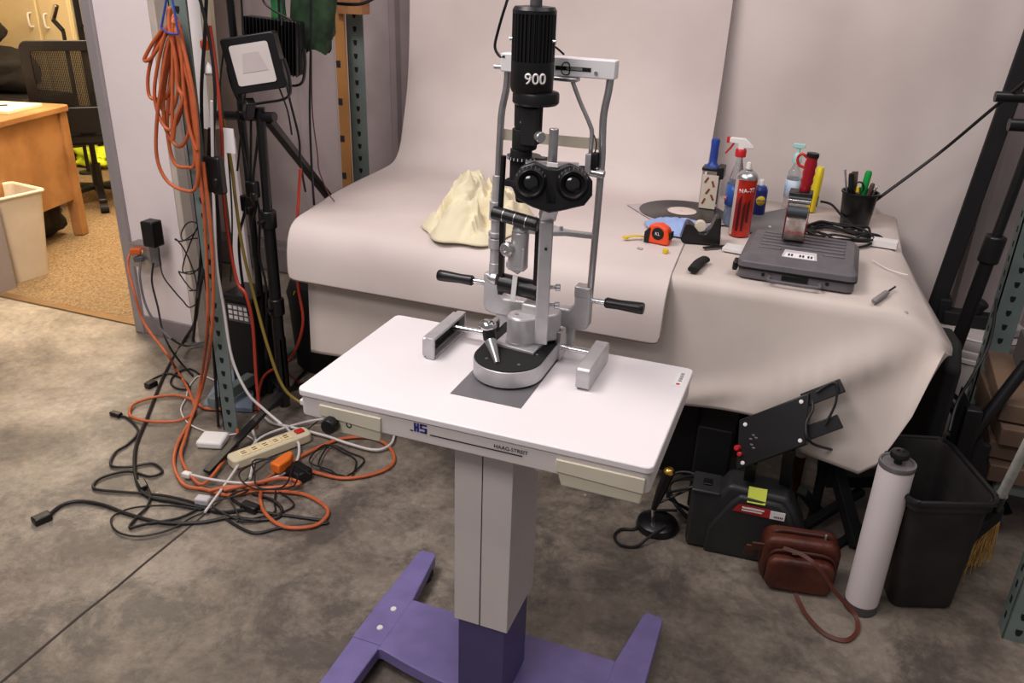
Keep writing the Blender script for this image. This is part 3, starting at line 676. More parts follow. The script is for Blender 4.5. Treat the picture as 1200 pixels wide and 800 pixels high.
# ---- tape measure
c = Z(770, 285, ZT); T2 = thing('tape_measure', 'orange and black tape measure with yellow tab pulled out', 'tape measure', (c.x, c.y, ZT+.003))
a = math.radians(-10)
m = MB(); m.at((c.x, c.y, ZT+.003), rz=a); P = [(-.036, 0), (-.036, .035), (-.022, .058), (.008, .064), (.034, .052), (.042, .03), (.042, 0)]
m.prism([(x, -.019, z) for x, z in P], (0, .038, 0)); m.build('case', mat('orange_plastic', (235, 78, 34), .4, var=.02), T2, bevel=.006, seg=3)
m = MB(); m.at((c.x, c.y, ZT+.003), rz=a); m.prism([(x, -.0205, z) for x, z in [(-.038, .0), (-.038, .034), (-.022, .050), (-.018, .046), (-.022, 0)]], (0, .041, 0)); m.lathe([(.020, 0), (.019, .003), (.008, .0035), (0, .0035)], (.006, -.019, .034), (0, -1, 0)); m.box((.043, 0, .030), (.006, .030, .022)); m.build('grip', M_rub, T2, bevel=.001)
text('case_lettering', 'KL', .014, Vector((c.x, c.y, ZT+.003))+Matrix.Rotation(a, 3, 'Z') @ Vector((.006, -.0232, .034)), (math.cos(a), math.sin(a), 0), (0, 0, 1), M_paperw, T2)
M_yel = mat('yellow_plastic', (222, 190, 40), .45, var=.03)
p0 = Z(756, 277, ZT+.012); p1 = Z(733, 278, ZT+.012)
m = MB(); m.tube([p0, (p0+p1)/2+Vector((0, 0, .004)), p1], .0075, flat=.35); m.lathe([(.010, -.003), (.010, .003)], p1, (0, 0, 1)); m.build('tape_tab', M_yel, T2, bevel=.001)
p = Z(780, 294, ZT+.008); m = MB(); m.lathe([(.009, -.006), (.009, .006)], p); m.build('yellow_button', M_yel, T2, bevel=.001)
c = Z(750, 291, ZT+.003); m = MB(); m.at((c.x, c.y, ZT+.002), rz=-.4); m.box((0, 0, .0015), (.016, .010, .003)); o = m.build('staple_strip', M_steel, bevel=.0005); tag(o, 'tiny grey metal strip in front of the orange tape measure', 'metal strip')
# ---- tape dispenser
c = Z(822, 284, ZT); D = thing('tape_dispenser', 'black desktop tape dispenser with a small white tape roll', 'tape dispenser', (c.x, c.y, ZT+.002)); a = math.radians(12)
m = MB(); m.at((c.x, c.y, ZT+.002), rz=a)
P = [(-.062, .0), (-.068, .012), (-.058, .060), (-.050, .066), (-.034, .058), (-.012, .034), (.006, .034), (.022, .052), (.034, .088), (.044, .092), (.050, .080), (.056, .0)]
m.prism([(x, -.026, z) for x, z in P], (0, .052, 0)); m.build('body', M_blk, D, bevel=.004)
m = MB(); m.at((c.x, c.y, ZT+.002), rz=a); m.cyl((-.010, -.011, .052), (-.010, .011, .052), .018); m.build('tape_roll', mat('cream_tape', (214, 204, 184), .5), D, bevel=.002)
p0 = Z(836, 292, ZT+.006); p1 = Z(852, 288, ZT+.006)
m = MB(); m.bar(p0-Vector((.03, 0, 0)), p1, .012, .006); m.build('cutter_bar', M_blk, D, bevel=.001)
# ---- small black handpiece
p0 = Z(812, 316, ZT+.013); p1 = Z(823, 304, ZT+.013); m = MB(); m.tube([p0, p0.lerp(p1, .35)+Vector((-.001, .0, 0)), p0.lerp(p1, .75), p1+Vector((.008, .01, 0))], .016, n=12, flat=.62, sm=5); o = m.build('label_cutter', M_blkm, bevel=.002); tag(o, 'small curved black plastic cutter in front of the tape dispenser', 'cutter')
# ---- blue handled tape gun standing up
c = Z(836, 246, ZT); B = thing('tape_gun', 'blue handled tape gun with brown printed tape, standing by backdrop', 'tape gun', (c.x, c.y, ZT+.002))
M_bluep = mat('blue_plastic', (40, 66, 150), .4, var=.03)
y0 = c.y+.02
bx = V(835, 205, y0)
m = MB(); m.at((bx.x, y0, 0)); m.bb((-.033, -.028, ZT+.002), (-.031, .028, ZT+.140)); m.bb((.031, -.028, ZT+.002), (.033, .028, ZT+.140)); m.bb((-.033, -.028, ZT+.136), (.033, .028, ZT+.140)); m.build('side_plates', M_steel, B)
m = MB(); m.at((bx.x, y0, 0)); m.cyl((-.028, 0, ZT+.066), (.028, 0, ZT+.066), .048, n=30); m.bb((-.028, -.049, ZT+.01), (.028, -.044, ZT+.13)); tr = m.build('tape_roll', mat('printed_tape', (206, 194, 176), .35, var=.02), B)
m = MB(); m.at((bx.x, y0, 0))
for i, (x, z, an) in enumerate([(-.012, .112, .5), (.012, .100, -.4), (-.004, .072, .5), (.014, .052, -.5), (-.014, .036, .4)]):
    d = Vector((math.sin(an), 0, math.cos(an)))*.011; p = Vector((x, -.0498, ZT+z)); m.bar(p-d, p+d, .007, .0012, up=(0, 1, 0))
m.build('tape_print', mat('brown_print', (120, 70, 40), .5), tr)
m = MB(); m.at((bx.x, y0, 0)); m.prism([(-.036, -.032, ZT+.140), (.036, -.032, ZT+.140), (.040, .030, ZT+.140), (-.036, .030, ZT+.140)], (0, 0, .012)); m.bb((.018, -.034, ZT+.115), (.042, .030, ZT+.158)); m.build('blade_guard', M_blk, B, bevel=.003)
m = MB(); m.at((bx.x, y0, 0)); m.lathe([(.030, .150), (.022, .158), (.0155, .168), (.0165, .19), (.0155, .215), (.0175, .240), (.015, .249), (0, .251)], (-.004, 0, ZT), (-.0, 0, 1), n=20, sy=.9); m.build('handle', M_bluep, B)
# ---- spray bottle
M_clear = mat('clear_plastic', (225, 226, 228), .08, var=0, trans=.88, ior=1.25)
M_redp = mat('red_plastic', (190, 34, 40), .35, var=.02)
c = V(857, 255, 2.84); W_ = thing('spray_bottle', 'clear spray bottle with red and white trigger beside the red can', 'spray bottle', (c.x, 2.84, ZT+.002)); c = Vector((c.x, 2.84, ZT+.002))
m = MB(); m.lathe([(.036, 0), (.042, .006), (.043, .03), (.039, .05), (.042, .075), (.042, .115), (.036, .150), (.022, .195), (.0145, .215), (.0145, .232)], c, sx=1.15, sy=.7, n=32); m.build('bottle', M_clear, W_)
m = MB(); m.lathe([(.0365, .004), (.0405, .03), (.0375, .05), (.0395, .062), (0, .062)], c, sy=.62, n=32, cap=True); m.build('liquid', mat('blue_liquid', (96, 140, 190), .1, var=0, trans=.6), W_)
m = MB(); m.lathe([(.0428, .070), (.0432, .118), (.040, .140)], c, sx=1.15, sy=.71, n=32, cap=False); lb = m.build('label', mat('blue_label', (44, 92, 170), .4, var=.05), W_, solid=.0006)
m = MB(); m.at((c.x, c.y, c.z)); m.prism([(-.030, -.0318, .086), (.014, -.0318, .096), (.014, -.0318, .112), (-.030, -.0318, .100)], (0, -.001, 0)); m.build('label_band', M_redink, lb)
text('label_lettering', 'Windex', .014, (c.x-.008, c.y-.0330, c.z+.099), (1, 0, .2), (0, 0, 1), M_paperw, lb)
m = MB(); m.lathe([(.0175, .228), (.018, .232), (.018, .250), (.015, .254)], c, n=20); m.build('collar', M_redp, W_, bevel=.001)
m = MB(); m.at(c); P = [(-.040, .272), (-.040, .288), (.010, .288), (.030, .272), (.040, .262), (.038, .258), (.012, .258), (.008, .252), (-.010, .252), (-.012, .270)]
m.prism([(x, -.010, z) for x, z in P], (0, .020, 0)); m.build('spray_head', M_white, W_, bevel=.002)
m = MB(); m.at(c); m.prism([(x, -.008, z) for x, z in [(-.050, .270), (-.050, .290), (-.038, .290), (-.038, .270)]], (0, .016, 0)); m.build('nozzle', M_redp, W_, bevel=.002)
m = MB(); m.at(c); m.prism([(x, -.006, z) for x, z in [(-.030, .270), (-.022, .270), (-.030, .255), (-.044, .236), (-.050, .232), (-.050, .238), (-.038, .256)]], (0, .012, 0)); m.build('trigger', M_redp, W_, bevel=.002)
# ---- red aerosol can
c = V(866, 272, 2.72); c = Vector((c.x, 2.72, ZT+.002)); K = thing('aerosol_can', 'tall red and orange aerosol can with white nozzle and silver dome', 'aerosol can', c)
m = MB(); m.lathe([(.0325, 0), (.034, .003), (.034, .185)], c, n=36); m.build('can_body', mat('red_lacquer', (196, 48, 28), .3, .2, var=.12, scale=14, col2=(140, 24, 20)), K)
m = MB(); m.prism([(c.x+.0342*math.cos(t), c.y+.0342*math.sin(t), c.z+.004) for t in [math.radians(200+2.5*i) for i in range(13)]]+[(c.x+.030*math.cos(t), c.y+.030*math.sin(t), c.z+.004) for t in [math.radians(230-2.5*i) for i in range(13)]], (0, 0, .180)); m.build('silver_panel', mat('cream_print', (205, 190, 178), .35, .3, var=.03), K)
m = MB(); m.lathe([(.0345, .185), (.0350, .189), (.032, .197), (.022, .208), (.014, .211), (.014, .216), (.010, .218)], c, n=36); m.build('dome', M_steel, K)
m = MB(); m.lathe([(.0085, .216), (.009, .224), (.007, .236), (0, .238)], c, n=16); m.build('nozzle', M_white, K)
text('can_lettering', 'NA-77', .019, (c.x+.0350*math.cos(-1.30), c.y+.0350*math.sin(-1.30), c.z+.152), (-math.sin(-1.30), math.cos(-1.30), .12), (0, 0, 1), M_paperw, K, bend=.035, bold=True)
m = MB()
for a0, z1, hh in ((-110, .14, .12), (-85, .12, .10), (-62, .13, .08)):
    t = math.radians(a0); t2 = math.radians(a0+14)
    m.prism([(c.x+.0344*math.cos(t), c.y+.0344*math.sin(t), c.z+z1-hh), (c.x+.0344*math.cos(t2), c.y+.0344*math.sin(t2), c.z+z1-hh), (c.x+.0344*math.cos(t2), c.y+.0344*math.sin(t2), c.z+z1), (c.x+.0344*math.cos(t), c.y+.0344*math.sin(t), c.z+z1-.02)], (.0004*math.cos(t), .0004*math.sin(t), 0))
m.build('dark_stripes', mat('dark_red_print', (70, 18, 20), .35), K)
# ---- small blue can
c = V(887, 250, 3.0); c = Vector((c.x, 3.0, ZT+.002)); K = thing('aerosol_can', 'small blue aerosol can with yellow badge and white nozzle', 'aerosol can', c)
m = MB(); m.lathe([(.024, 0), (.0255, .003), (.0255, .088), (.024, .092)], c, n=30); m.build('can_body', mat('navy_lacquer', (34, 44, 110), .3, .1, var=.03), K)
m = MB(); m.lathe([(.024, .092), (.020, .102), (.012, .106)], c, n=30); m.build('dome', mat('navy_cap', (44, 62, 130), .35), K)
m = MB(); m.lathe([(.009, .105), (.009, .122), (.006, .126), (0, .126)], c, n=16); m.build('nozzle', M_white, K)
ta = -1.25
m = MB(); m.grid([[(c.x+.0262*math.cos(ta+x/.0262), c.y+.0262*math.sin(ta+x/.0262), c.z+.056+f_*math.sqrt(max(0, .017**2-x*x))) for x in [.017*math.sin(PI*(i-8)/16) for i in range(17)]] for f_ in (-1, 0, 1)]); bd = m.build('yellow_badge', M_yel, K, solid=.0006)
text('badge_lettering', 'WD-40', .0095, (c.x+.0272*math.cos(ta), c.y+.0272*math.sin(ta), c.z+.056), (-math.sin(ta), math.cos(ta), 0), (0, 0, 1), M_blue, bd, bend=.027, bold=True)
# ---- pump bottle
c = V(924, 245, 3.14); c = Vector((c.x, 3.14, ZT+.002)); K = thing('pump_bottle', 'clear pump bottle with pale green head and blue label', 'pump bottle', c)
m = MB(); m.lathe([(.032, 0), (.036, .004), (.036, .112), (.032, .135), (.016, .155), (.013, .160), (.013, .170)], c, sy=.7, n=30); m.build('bottle', M_clear, K)
m = MB(); m.lathe([(.0365, .045), (.0365, .110)], c, sy=.72, n=30, cap=False); m.build('label', mat('pale_blue_label', (136, 178, 214), .5, var=.2, scale=25, col2=(214, 216, 220)), K, solid=.0006)
M_mint = mat('mint_plastic', (170, 212, 206), .4, var=.02)
m = MB(); m.lathe([(.016, .168), (.017, .172), (.016, .192), (.010, .203), (.006, .206), (.006, .222)], c, n=20); m.build('pump_collar', M_mint, K)
m = MB(); m.at(c); m.prism([(x, -.008, z) for x, z in [(-.024, .226), (-.018, .236), (.020, .236), (.024, .230), (.014, .220), (-.014, .220)]], (0, .016, 0)); m.build('pump_head', M_mint, K, bevel=.002)
# ---- yellow bottle
c = V(950, 245, 3.15); c = Vector((c.x, 3.15, ZT+.002)); K = thing('glue_bottle', 'yellow plastic bottle standing behind the red tape gun', 'bottle', c)
m = MB(); m.at(c, ry=.05); m.lathe([(.026, 0), (.029, .004), (.0295, .06), (.028, .12), (.025, .150), (.018, .160), (0, .163)], (0, 0, 0), sy=.6, n=26); m.build('bottle', mat('bright_yellow', (228, 204, 36), .4, var=.03), K)
m = MB(); m.at(c, ry=.05); m.bb((-.002, -.0162, .02), (.018, -.0155, .06)); m.build('label', M_ink, K)
# ---- pen cup
c = V(1003, 262, 3.03); c = Vector((c.x-.006, 3.03, ZT+.002)); K = thing('pen_cup', 'black plastic cup holding tools behind the coiled cord', 'cup', c)
m = MB(); m.lathe([(.0, .0), (.046, 0), (.048, .003), (.058, .108), (.062, .110), (.062, .116), (.056, .116), (.0465, .006), (0, .006)], c, n=40, cap=False); m.build('cup', M_blk, K)
def stick(name, lab, cat, x, y, top, lean, body, tip=None, r=.006, h=.15, shape='round', rz=0):
    b = c+Vector((x*.4, y*.4, .010)); tpp = c+Vector((lean[0], lean[1], top))
    K2 = thing(name, lab, cat, tuple(b)); d = (tpp-b); L = d.length; d.normalize(); s0 = b+d*(L-h) if h < L else b
    m = MB()
    if shape == 'flat': m.bar(s0, tpp, r*2, r*.9, up=(0, 1, 0))
    else: m.lathe([(r*.7, 0), (r, .008), (r*1.0, L-(s0-b).length-.012), (r*.8, L-(s0-b).length-.003), (0, L-(s0-b).length)], s0, d, n=14)
    m.build('handle', body, K2, bevel=.001 if shape == 'flat' else 0)
    if (s0-b).length > .004:
        m = MB(); m.cyl(b, s0, r*.4); m.build('shaft', tip or M_steel, K2)
    return K2
M_brn = mat('worn_brown', (84, 66, 58), .5, var=.15, scale=40)
M_grn = mat('green_plastic', (22, 150, 66), .35, var=.02)
stick('marker_pen', 'black marker pen leaning at the left rim of the cup', 'pen', -.04, -.01, .178, (-.042, -.012), M_blk, r=.009, h=.17)
stick('steel_file', 'thin steel file with bright tip, leftmost in the cup', 'file', -.05, 0, .188, (-.064, -.01), M_steel, r=.0035, h=.19, shape='flat')
stick('utility_knife', 'dark brown utility knife standing upright in the cup', 'knife', -.03, .01, .180, (-.030, .004), M_brn, r=.010, h=.17, shape='flat')
stick('screwdriver', 'green handled screwdriver standing in the cup', 'screwdriver', .0, .01, .188, (.014, .010), M_grn, r=.0115, h=.105)
stick('paint_pen', 'small yellow capped pen low in the cup', 'pen', -.01, -.01, .135, (-.012, -.01), M_yel, r=.006, h=.10)
stick('pliers_handle', 'brown handled tool right of the green screwdriver', 'tool', .02, 0, .150, (.034, -.004), M_brn, r=.008, h=.13)
stick('hex_key', 'dark steel hex key at the right rim of the cup', 'hex key', .03, .01, .142, (.050, .004), M_steel, r=.003, h=.15)
K2 = thing('scissors', 'dark scissors with a round finger loop in the cup', 'scissors', (c.x-.005, c.y-.01, c.z+.012))
m = MB(); m.bar((c.x-.005, c.y-.012, c.z+.012), (c.x-.008, c.y-.014, c.z+.115), .010, .002, up=(0, 1, 0)); m.build('blade', M_steel, K2)
m = MB(); m.tube([(c.x-.010+.016*math.cos(t), c.y-.016, c.z+.130+.020*math.sin(t)) for t in [2*PI*i/12 for i in range(12)]], .003, closed=True); m.build('finger_loop', M_blk, K2)
# ---- coiled cord behind the case
random.seed(21); P = []; cc = Z(975, 280, ZT)
for i in range(58):
    t = i*.62; rx = .100+.022*math.sin(i*1.7); ry = .085+.020*math.cos(i*2.3)
    P.append((cc.x+.022+rx*math.cos(t)+.014*math.sin(i*.9), cc.y+.02+ry*math.sin(t)+.01*math.cos(i*1.3), ZT+.006+.022*(i/58)+.005*math.sin(i*2.1)))
P = [Z(962, 236, ZT+.06), Z(975, 240, ZT+.05), Z(990, 256, ZT+.03)] + P
m = MB(); m.tube(P, .0042, n=7, sm=5); o = m.build('power_cable', M_rub); tag(o, 'black cord coiled on the table between the grey case and the cup', 'cable')
# ---- small white box and loose bits
p = Z(1035, 289, ZT); K = thing('battery_box', 'small white box with printed end beside the coiled cord', 'box', (p.x, p.y, ZT+.002))
m = MB(); m.at((p.x, p.y, ZT+.002), rz=-.12); m.box((0, 0, .011), (.080, .040, .022)); m.build('box', M_white, K, bevel=.001)
m = MB(); m.at((p.x, p.y, ZT+.002), rz=-.12); m.bb((.0402, -.012, .004), (.0408, .012, .018)); m.build('end_print', M_redink, K)
m = MB(); m.tube([Z(1022, 305, ZT+.003), Z(1040, 315, ZT+.003), Z(1055, 320, ZT+.003), Z(1064, 322, ZT+.004)], .0018); o = m.build('zip_tie', M_white); tag(o, 'thin white cable tie lying behind the screwdriver on the paper', 'cable tie')
p0 = Z(1024, 353, ZT+.009); p1 = Z(1040, 342, ZT+.009); p2 = Z(1049, 336, ZT+.009)
K = thing('screwdriver', 'grey handled screwdriver lying near the table front corner', 'screwdriver', tuple(p0))
m = MB(); m.lathe([(.004, 0), (.008, .004), (.0085, (p1-p0).length-.006), (.005, (p1-p0).length)], p0, p1-p0, n=10, sy=.8); m.build('handle', mat('grey_handle', (140, 134, 134), .5), K)
m = MB(); m.cyl(p1, p2, .0028); m.build('shaft', M_ink, K)
m = MB(); p = Z(862, 293, ZT+.004); m.at((p.x, p.y, ZT+.0025), rz=-.15); m.box((0, 0, .006), (.070, .055, .012)); o = m.build('card_box', M_white, bevel=.001); tag(o, 'small flat white box in front of the red aerosol can', 'box')
m = MB(); m.prism([Z(x, y, ZT+.0025) for x, y in ((868, 256), (924, 244), (948, 262), (938, 276), (868, 272))], (0, 0, .004)); o = m.build('grey_folder', mat('grey_card', (120, 116, 118), .6, var=.04), bevel=.001); tag(o, 'flat grey card folder lying behind the grey case', 'folder')
m = MB(); p = Z(902, 266, ZT+.008); m.lathe([(.006, 0), (.005, .003), (0, .004)], p); o = m.build('white_button', M_white); tag(o, 'tiny white button lying on the grey folder', 'button')
# ---- grey case
M_case = mat('grey_case_plastic', (98, 94, 98), .42, var=.04, scale=40)
cx, cy = -.008, 2.435; K = thing('tool_case', 'grey ribbed plastic case with carry handle lying at the table front', 'tool case', (cx, cy, ZT+.002))
m = MB(); m.at((cx, cy, ZT+.002), rz=-.02)
R1 = rrect(-.160, -.150, .160, .150, .022)
m.prism([(x, y, 0) for x, y in rrect(-.155, -.145, .155, .145, .022)], (0, 0, .030)); m.build('base_shell', M_case, K, bevel=.004)
m = MB(); m.at((cx, cy, ZT+.002), rz=-.02); m.prism([(x, y, .029) for x, y in R1], (0, 0, .004)); m.build('shell_seam', M_blk, K)
m = MB(); m.at((cx, cy, ZT+.002), rz=-.02)
lo = [m.v((x, y, .033)) for x, y in rrect(-.160, -.150, .160, .150, .022)]; mid = [m.v((x, y, .050)) for x, y in rrect(-.158, -.148, .158, .148, .022)]; hi = [m.v((x, y, .068)) for x, y in rrect(-.142, -.120, .142, .136, .02)]
m.f(lo[::-1]); m.f(hi); n = len(lo)
for A_, B_ in ((lo, mid), (mid, hi)):
    for q in range(n): m.f([A_[q], A_[(q+1) % n], B_[(q+1) % n], B_[q]])
lid = m.build('lid', M_case, K, bevel=.003)
m = MB(); m.at((cx, cy, ZT+.002), rz=-.02)
for i, y in enumerate((.112, .080, .048, .016, -.016)):
    m.bb((-.115, y-.006, .066), (.118, y+.006, .0725))
m.bb((-.115, -.056, .066), (-.052, -.046, .0725)); m.bb((.060, -.056, .066), (.118, -.046, .0725)); m.build('lid_ribs', M_case, lid, bevel=.003)
m = MB(); m.at((cx, cy, ZT+.002), rz=-.02); m.prism([(-.048, -.120, .062), (.050, -.120, .062), (.044, -.064, .072), (-.042, -.064, .072)], (0, -.003, .004)); m.build('window_frame', mat('clear_window', (200, 196, 200), .15, var=.02), lid, bevel=.001)
m = MB(); m.at((cx, cy, ZT+.002), rz=-.02); m.prism([(-.040, -.116, .0665), (.042, -.116, .0665), (.038, -.090, .0715), (-.036, -.090, .0715)], (0, -.001, .0035)); wl = m.build('case_label', M_paperw, lid)
m = MB(); m.at((cx, cy, ZT+.002), rz=-.02)
for x in (-.030, -.022, .0, .008, .022, .030): m.prism([(x, -.110, .0716), (x+.005, -.110, .0716), (x+.005, -.098, .0740), (x, -.098, .0740)], (0, 0, .0004))
m.build('label_print', M_ink, wl)
m = MB(); m.at((cx, cy, ZT+.002), rz=-.02); m.tube([(-.068, -.148, .016), (-.066, -.158, .016), (-.060, -.172, .012), (.060, -.172, .012), (.066, -.158, .016), (.068, -.148, .016)], .0045, n=8, sm=4); m.build('carry_handle', M_case, K)
m = MB(); m.at((cx, cy, ZT+.002), rz=-.02)
for x in (-.085, .085):
    m = MB(); m.at((cx, cy, ZT+.002), rz=-.02); m.lathe([(.005, 0), (.005, .002), (0, .002)], (x, -.145, .018), (0, -1, 0)); m.build('rivet', M_blk, K)
m = MB(); m.at((cx, cy, ZT+.002), rz=-.02)
m.bb((-.035, -.149, .010), (.035, -.144, .026)); m.build('latch', M_blk, K, bevel=.001)
m = MB(); m.at((cx, cy, ZT+.002), rz=-.02); m.bb((-.172, -.135, .014), (-.158, -.09, .040)); m.build('side_catch', M_blk, K, bevel=.004)
# ---- red tape gun standing on the case
gz = ZT+.002+.0735+.0006; g = Vector((cx-.028, cy+.028, gz)); K = thing('tape_gun', 'red handled metal tape gun standing on the grey case', 'tape gun', tuple(g))
M_redm = mat('red_metal', (170, 30, 44), .3, .3, var=.04)
W2 = .030
m = MB(); m.at(g); 
for sx_ in (-1, 1):
    x = sx_*W2
    P = [(0+.045*math.cos(t), .052+.052*math.sin(t)) for t in [math.radians(180+15*i) for i in range(13)]] + [(.035, .10), (.02, .135), (-.03, .135), (-.046, .10)]
    m.prism([(x-.001, a, b) for a, b in P], (.002, 0, 0))
m.build('side_plates', M_redm, K)
m = MB(); m.at(g); m.cyl((-W2+.003, 0, .054), (W2-.003, 0, .054), .050, n=36); m.build('tape_roll', mat('clear_brown_tape', (146, 128, 120), .2, var=.2, scale=30, col2=(190, 176, 172)), K)
m = MB(); m.at(g); m.cyl((-W2+.002, -.046, .100), (W2-.002, -.046, .100), .014); m.build('rubber_roller', mat('slate_rubber', (62, 70, 76), .5), K)
m = MB(); m.at(g); m.cyl((-W2, -.036, .128), (W2, -.036, .128), .008); m.bb((-W2, -.048, .138), (W2, -.030, .142)); m.build('chrome_roller', M_chrome, K)
m = MB(); m.at(g); m.bb((-W2-.002, -.030, .132), (W2+.002, .024, .150)); m.build('yoke', M_blk, K, bevel=.003)
m = MB(); m.at(g, ry=.05); m.lathe([(.013, .148), (.016, .155), (.015, .168), (.0175, .178), (.015, .190), (.0175, .202), (.015, .214), (.0175, .226), (.015, .238), (.016, .246)], (0, 0, 0), n=22); m.build('handle', M_redm, K)
m = MB(); m.at(g, ry=.05); m.lathe([(.0165, .246), (.0175, .250), (.0165, .258), (0, .260)], (0, 0, 0), n=22); m.build('handle_cap', M_blk, K)
m = MB(); m.at(g); m.tube([(.004, .0, .240), (-.016, 0, .252), (-.026, 0, .240), (-.020, 0, .222), (-.004, 0, .215)], .004, n=8); m.build('trigger_loop', M_redp, K)
text('tape_print', 'SEALED', .012, g+Vector((0, -.0505, .040)), (1, 0, 0), (0, 0, 1), M_redink, K)
# ================================================================ office things
M_oak = mat('oak_veneer', (170, 124, 78), .45, var=.10, scale=6, col2=(146, 102, 60))
M_cab = mat('cream_cabinet', (222, 204, 160), .5, var=.02)
M_mesh = mat('chair_fabric', (20, 18, 18), .85, var=.1)
M_cordo = mat('orange_cord', (186, 94, 54), .5, var=.06, scale=30)
M_cordk = mat('black_cord', (24, 22, 24), .5, var=.08, scale=30)
M_cordw = mat('white_cord', (206, 200, 198), .5, var=.04)
M_cordr = mat('red_orange_cord', (170, 58, 40), .5, var=.05)
M_cordy = mat('olive_cord', (128, 108, 48), .5, var=.08)
M_green = mat('green_grey_steel', (106, 118, 115), .5, .0, var=.06, scale=12)
M_slot = mat('slot_shadow_black', (16, 17, 18), .9, var=0)
K = thing('desk', 'oak veneer desk with notepad on top in the office', 'desk', (-4.35, 3.0, .004))
a = math.atan2(3.606-3.048, -4.018+3.884)-PI/2
dk = Vector((-4.018, 3.606, .004))
def DK(m): m.at(dk, rz=a); return m
m = DK(MB()); m.prism([(x, y, .715) for x, y in rrect(-.55, -.72, .0, .0, .03)], (0, 0, .035)); m.build('desk_top', M_oak, K, bevel=.006)
m = DK(MB()); m.bb((-.055, -.66, .22), (-.030, -.06, .715)); m.build('side_panel', M_oak, K, bevel=.002)
for x, y in ((-.045, -.05), (-.50, -.05), (-.045, -.665), (-.50, -.665)):
    m = DK(MB()); lo = .018; m.prism([(x-.03, y-.03, .0), (x+.03-.02, y-.03, .0), (x+.03-.02, y+.015, .0), (x-.03, y+.015, .0)], (0, 0, .001)); m.box((x, y, .36), (.060, .060, .71)); m.build('leg', M_oak, K, bevel=.004)
m = DK(MB()); m.bb((-.50, -.07, .30), (-.06, -.045, .715)); m.build('back_panel', M_oak, K)
n0 = DK(MB()); n0.bb((-.36, -.40, .7505), (-.08, -.12, .768)); o = n0.build('notepad', mat('cream_paper', (232, 222, 190), .7, var=.02), bevel=.002); tag(o, 'thick cream notepad lying near the desk corner in the office', 'notepad')
m = DK(MB()); m.cyl((-.30, -.33, .773), (-.19, -.25, .773), .004); o = m.build('pen', M_ink); tag(o, 'dark pen lying on the cream notepad', 'pen')
m = DK(MB()); m.at(dk, rz=a); m.bb((-.34, -.56, .7505), (-.10, -.46, .762)); o = m.build('glasses_case', M_blk, bevel=.004); tag(o, 'flat black case at the front edge of the notepad on the desk', 'case')
K = thing('waste_bin', 'cream plastic waste bin standing in front of the oak desk', 'waste bin', (-3.84, 2.90, .004))
bc = Vector((-3.775, 2.90, .004))
m = MB(); m.at(bc, rz=-.12)
lo = rrect(-.095, -.095, .095, .095, .03); hi = rrect(-.13, -.125, .13, .125, .03); hi2 = rrect(-.122, -.117, .122, .117, .03); lo2 = rrect(-.088, -.088, .088, .088, .03)
R_ = [[m.v((x, y, z)) for x, y in q] for q, z in ((lo, 0), (hi, .44), (hi2, .44), (lo2, .008))]
m.f(R_[0][::-1]); m.f(R_[3])
for A_, B_ in zip(R_, R_[1:]):
    for q in range(len(A_)): m.f([A_[q], A_[(q+1) % len(A_)], B_[(q+1) % len(A_)], B_[q]])
m.build('bin_body', mat('cream_bin_plastic', (218, 206, 186), .5, var=.03), K)
m = MB(); m.at(bc, rz=-.12); m.tube([(x*1.02, y*1.02, .44) for x, y in hi], .008, closed=True, sm=2, n=8); m.build('rim', mat('cream_rim', (228, 216, 190), .45), K)
# swivel chair
ch = Vector((-4.50, 4.15, .004)); K = thing('office_chair', 'black mesh-back swivel office chair beside the desk', 'office chair', ch)
for i in range(5):
    t = .55+2*PI*i/5; m = MB(); e = ch+Vector((.30*math.cos(t), .30*math.sin(t), .075)); m.bar(ch+Vector((0, 0, .11)), e, .05, .03); lg = m.build('leg', M_blk, K, bevel=.006)
    m = MB(); q = Vector((-math.sin(t), math.cos(t), 0)); m.cyl(e+Vector((0, 0, -.045))-q*.025, e+Vector((0, 0, -.045))+q*.025, .028); m.build('caster', M_rub, lg)
m = MB(); m.cyl(ch+Vector((0, 0, .08)), ch+Vector((0, 0, .26)), .032); m.cyl(ch+Vector((0, 0, .26)), ch+Vector((0, 0, .42)), .018); m.build('gas_lift', M_blk, K)
fx = math.radians(45)
def CH(m): m.at(ch, rz=fx); return m
m = CH(MB()); m.prism([(x, y, .42) for x, y in rrect(-.25, -.22, .25, .26, .08)], (0, 0, .075)); m.build('seat', M_mesh, K, bevel=.02)
m = CH(MB()); P = [( .24*math.cos(t)*(1 if True else 1), z) for t, z in ()]
out = rrect(-.285, .50, .285, 1.05, .05, 6); inn = rrect(-.23, .66, .23, .99, .02, 6)
A1 = [m.v((x, -.245-.03*(z-.5), z)) for x, z in out]; A2 = [m.v((x, -.245-.03*(z-.5), z)) for x, z in inn]
B1 = [m.v((x, -.215-.03*(z-.5), z)) for x, z in out]; B2 = [m.v((x, -.215-.03*(z-.5), z)) for x, z in inn]
n = len(out)
for q in range(n):
    r_ = (q+1) % n; m.f([A1[q], A1[r_], A2[r_], A2[q]]); m.f([B1[q], B2[q], B2[r_], B1[r_]]); m.f([A1[q], B1[q], B1[r_], A1[r_]]); m.f([A2[q], A2[r_], B2[r_], B2[q]])
m.build('backrest_frame', M_blk, K, bevel=.004)
m = CH(MB())
for i in range(60): x = -.23+.46*i/59; m.bar((x, -.232, .66), (x, -.242, .99), .0060, .002)
for i in range(44): z = .66+.33*i/43; m.bar((-.23, -.237, z), (.23, -.237, z), .0044, .0024)
tag(m.build('backrest_mesh', M_mesh, K), kind='stuff')
m = CH(MB()); m.bar((0, -.20, .42), (0, -.20, .66), .09, .03); m.build('backrest_bracket', M_blk, K, bevel=.005)
